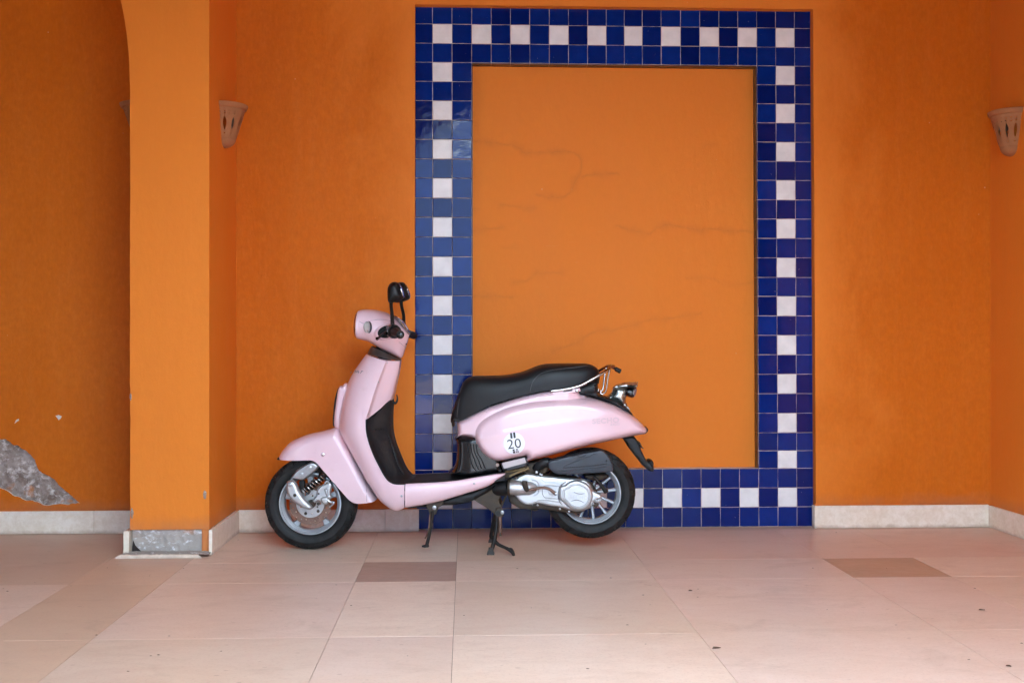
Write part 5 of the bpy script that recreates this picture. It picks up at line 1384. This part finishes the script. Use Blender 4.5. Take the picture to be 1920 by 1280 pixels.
# ---- stands
mk('stand_bracket', inflate(poly([(886, 934), (893, 927), (914, 914), (934, 902), (946, 900), (948, 912), (936, 935), (941, 952), (936, 966), (929, 964), (918, 955), (905, 946), (893, 939)], .10), .012, r=.004, res=.008, tc=.105), M['grime'], scoot)
mk('stand_bracket', inflate(poly([(886, 934), (893, 927), (914, 914), (934, 902), (946, 900), (948, 912), (936, 935), (941, 952), (936, 966), (929, 964), (918, 955), (905, 946), (893, 939)], .10), .012, r=.004, res=.008, tc=-.105), M['grime'], scoot)
cs = empty('centre_stand'); cs.parent = scoot
def onfloor(px, py, t):
    p = P(px, py, t); return Vector((p.x, p.y, .004))
nt = .145
nearf = P(920, 1039, nt); farx = nearf.x
mk('leg', tube([P(933, 958, .115), P(931.5, 975, .12), P(929.5, 998, .13), P(926, 1016, .137), P(922.5, 1028, .142), Vector((nearf.x + .003, -nt, .012))], [.0115, .010, .0092, .0105, .009, .0095], 12, 3), M['stand'], cs)
mk('leg', tube([P(931, 958, -.115), P(926, 975, -.13), P(922.5, 994, -.145), P(920.5, 1005, -.15), Vector((nearf.x + .002, .165, .012))], [.011, .010, .009, .009, .0095], 12, 3), M['stand'], cs)
for y_ in (-nt, .165):
    c0 = Vector((nearf.x, y_, 0))
    mk('foot', loft([[c0 + Vector((sx * .017 * q, sy * .016 * q, z)) for sx, sy in ((-1, -1), (1, -1), (1, 1), (-1, 1))] for q, z in ((1.0, .0005), (1.0, .004), (.72, .018), (.55, .032))], True, True, True), M['stand'], cs, smooth=False)
mk('cross_tube', tube([P(933, 962, .13), P(933, 962, -.13)], .012, 14, 1), M['stand'], cs)
mk('pedal_arm', tube([P(927.5, 1014, .135), P(935, 1020.5, .145), P(946, 1025.5, .16), P(953, 1029, .168), P(960, 1034.5, .172), P(963.6, 1041, .174)], [.010, .0085, .0075, .0085, .0075, .0065], 12, 3), M['stand'], cs)
mk('pedal_pad', tube([P(954.5, 1027.5, .176), P(958.5, 1029, .178), P(962, 1034, .178), P(964, 1041, .178)], [.004, .0065, .006, .005], 10, 3), M['stand'], cs)
A, B = P(937.3, 968, .128), P(938.5, 1004, .128); L = (B - A).length; axv = (B - A).normalized(); w_ = axv.cross(Vector((0, 1, 0))).normalized()
mk('return_spring', tube([A + axv * (L * .82 * i / 200) + (Vector((0, 1, 0)) * cos(2 * pi * 18 * i / 200) + w_ * sin(2 * pi * 18 * i / 200)) * .0075 for i in range(201)] + [B], .0021, 6, 1), M['rust'], cs)
mk('spring_core', tube([A, B], .0062, 8, 1), M['grime'], cs)
boltat(941.7, 960, .130, .0095, M['alu2'], cs, .007)
mk('pivot_plate', inflate(poly([(930, 952), (938, 950), (945, 958), (944, 968), (936, 971), (929, 966)], .12), .006, r=.003, res=.007, tc=.122), M['grime'], cs)
mk('stay', tube([P(949, 928, .11), P(942, 944, .115), P(938, 955, .12)], .0045, 8, 2), M['grime'], scoot)
ss = empty('side_stand'); ss.parent = scoot
mk('mount', inflate(poly([(799, 942), (831, 936), (832, 945), (822, 951), (818, 964), (806, 965), (803, 955), (799, 951)], .135), .012, r=.004, res=.008, tc=.130), M['grime'], ss)
boltat(814.3, 951, .142, .0105, M['alu2'], ss, .006)
mk('leg', tube([P(811, 958, .138), P(809.5, 972, .14), P(806.5, 992, .142), P(803, 1010, .144), P(800.3, 1021, .146)], [.0105, .0085, .0078, .008, .0085], 12, 3), M['stand'], ss)
mk('foot', tube([P(791, 1023.5, .146), P(796, 1023.3, .146), P(803, 1022.8, .146), P(804.4, 1022.5, .146)], [.004, .007, .007, .004], 10, 1), M['stand'], ss)
mk('return_spring', tube([P(806, 964, .15), P(804.5, 985, .15), P(800, 1003, .15), P(797, 1009, .15)], .0032, 8, 3), M['rust'], ss)

# ------------------------------------------------------------------ litter on the floor
leafm = simple('dry_leaf', (0.09, 0.05, 0.03), 0.8, var=.4, vs=80)
def leaf(px, py, L_, W_, rz, label):
    c = on_z(px, py)
    pts = [(-.5, 0), (-.25, .5), (.1, .45), (.5, .05), (.15, -.4), (-.25, -.45)]
    V = [(a * L_, b_ * W_, .002 + .003 * abs(b_) + random.uniform(0, .002)) for a, b_ in pts] + [(0, 0, .001)] + [(a * L_ * .98, b_ * W_ * .98, .0008 + .003 * abs(b_)) for a, b_ in pts]
    Fc = [(6, i, (i + 1) % 6) for i in range(6)] + [(i, 7 + i, 7 + (i + 1) % 6, (i + 1) % 6) for i in range(6)]
    o = mk('dry_leaf', (V, Fc), leafm, smooth=False); o.location = (c.x, c.y, 0.0012); o.rotation_euler = (0, 0, rz)
    tagobj(o, label, 'leaf', group='dry leaves fallen on the floor')
leaf(1343.5, 1215.5, .030, .014, .2, 'largest dark dry leaf on the pale floor beside a slab joint, below the tiled frame')
leaf(1841, 1144, .022, .010, -.3, 'small dark dry leaf on the floor near the right edge of the photo')
leaf(1294.5, 1108, .016, .009, 0, 'tiny dark dry leaf on the floor behind the larger leaf, right of the rear wheel')
leaf(1891, 1249.5, .016, .009, -.7, 'dark dry leaf scrap in the lower right corner of the floor')
V, Fc = [], []
rd = random.Random(21)
for px, py in [(1206, 1115), (1210.5, 1207), (1176, 1171), (996, 1139), (1102, 1253), (1309, 1104), (1394 / 4 + 960, 1119), (1568, 998), (283, 1229), (280, 1079), (344, 1065), (336, 1072), (201, 1064), (764, 1229), (181, 1190), (133, 1098), (14, 1108), (1145, 1083), (630, 1096), (558, 1096), (1817, 1236)] + [(rd.uniform(0, 1920), rd.uniform(1000, 1278)) for _ in range(20)]:
    c = on_z(px, py); s_ = rd.uniform(.0022, .0050); n = len(V)
    for k in range(5):
        a = 2 * pi * k / 5; V.append((c.x + s_ * cos(a) * rd.uniform(.8, 1.7), c.y + s_ * sin(a) * rd.uniform(.5, 1), .0008))
    V.append((c.x, c.y, .0008 + s_ * .4)); Fc += [(n + k, n + (k + 1) % 5, n + 5) for k in range(5)]
mk('floor_grit', (V, Fc), leafm, smooth=False, fixn=False, kind='stuff')
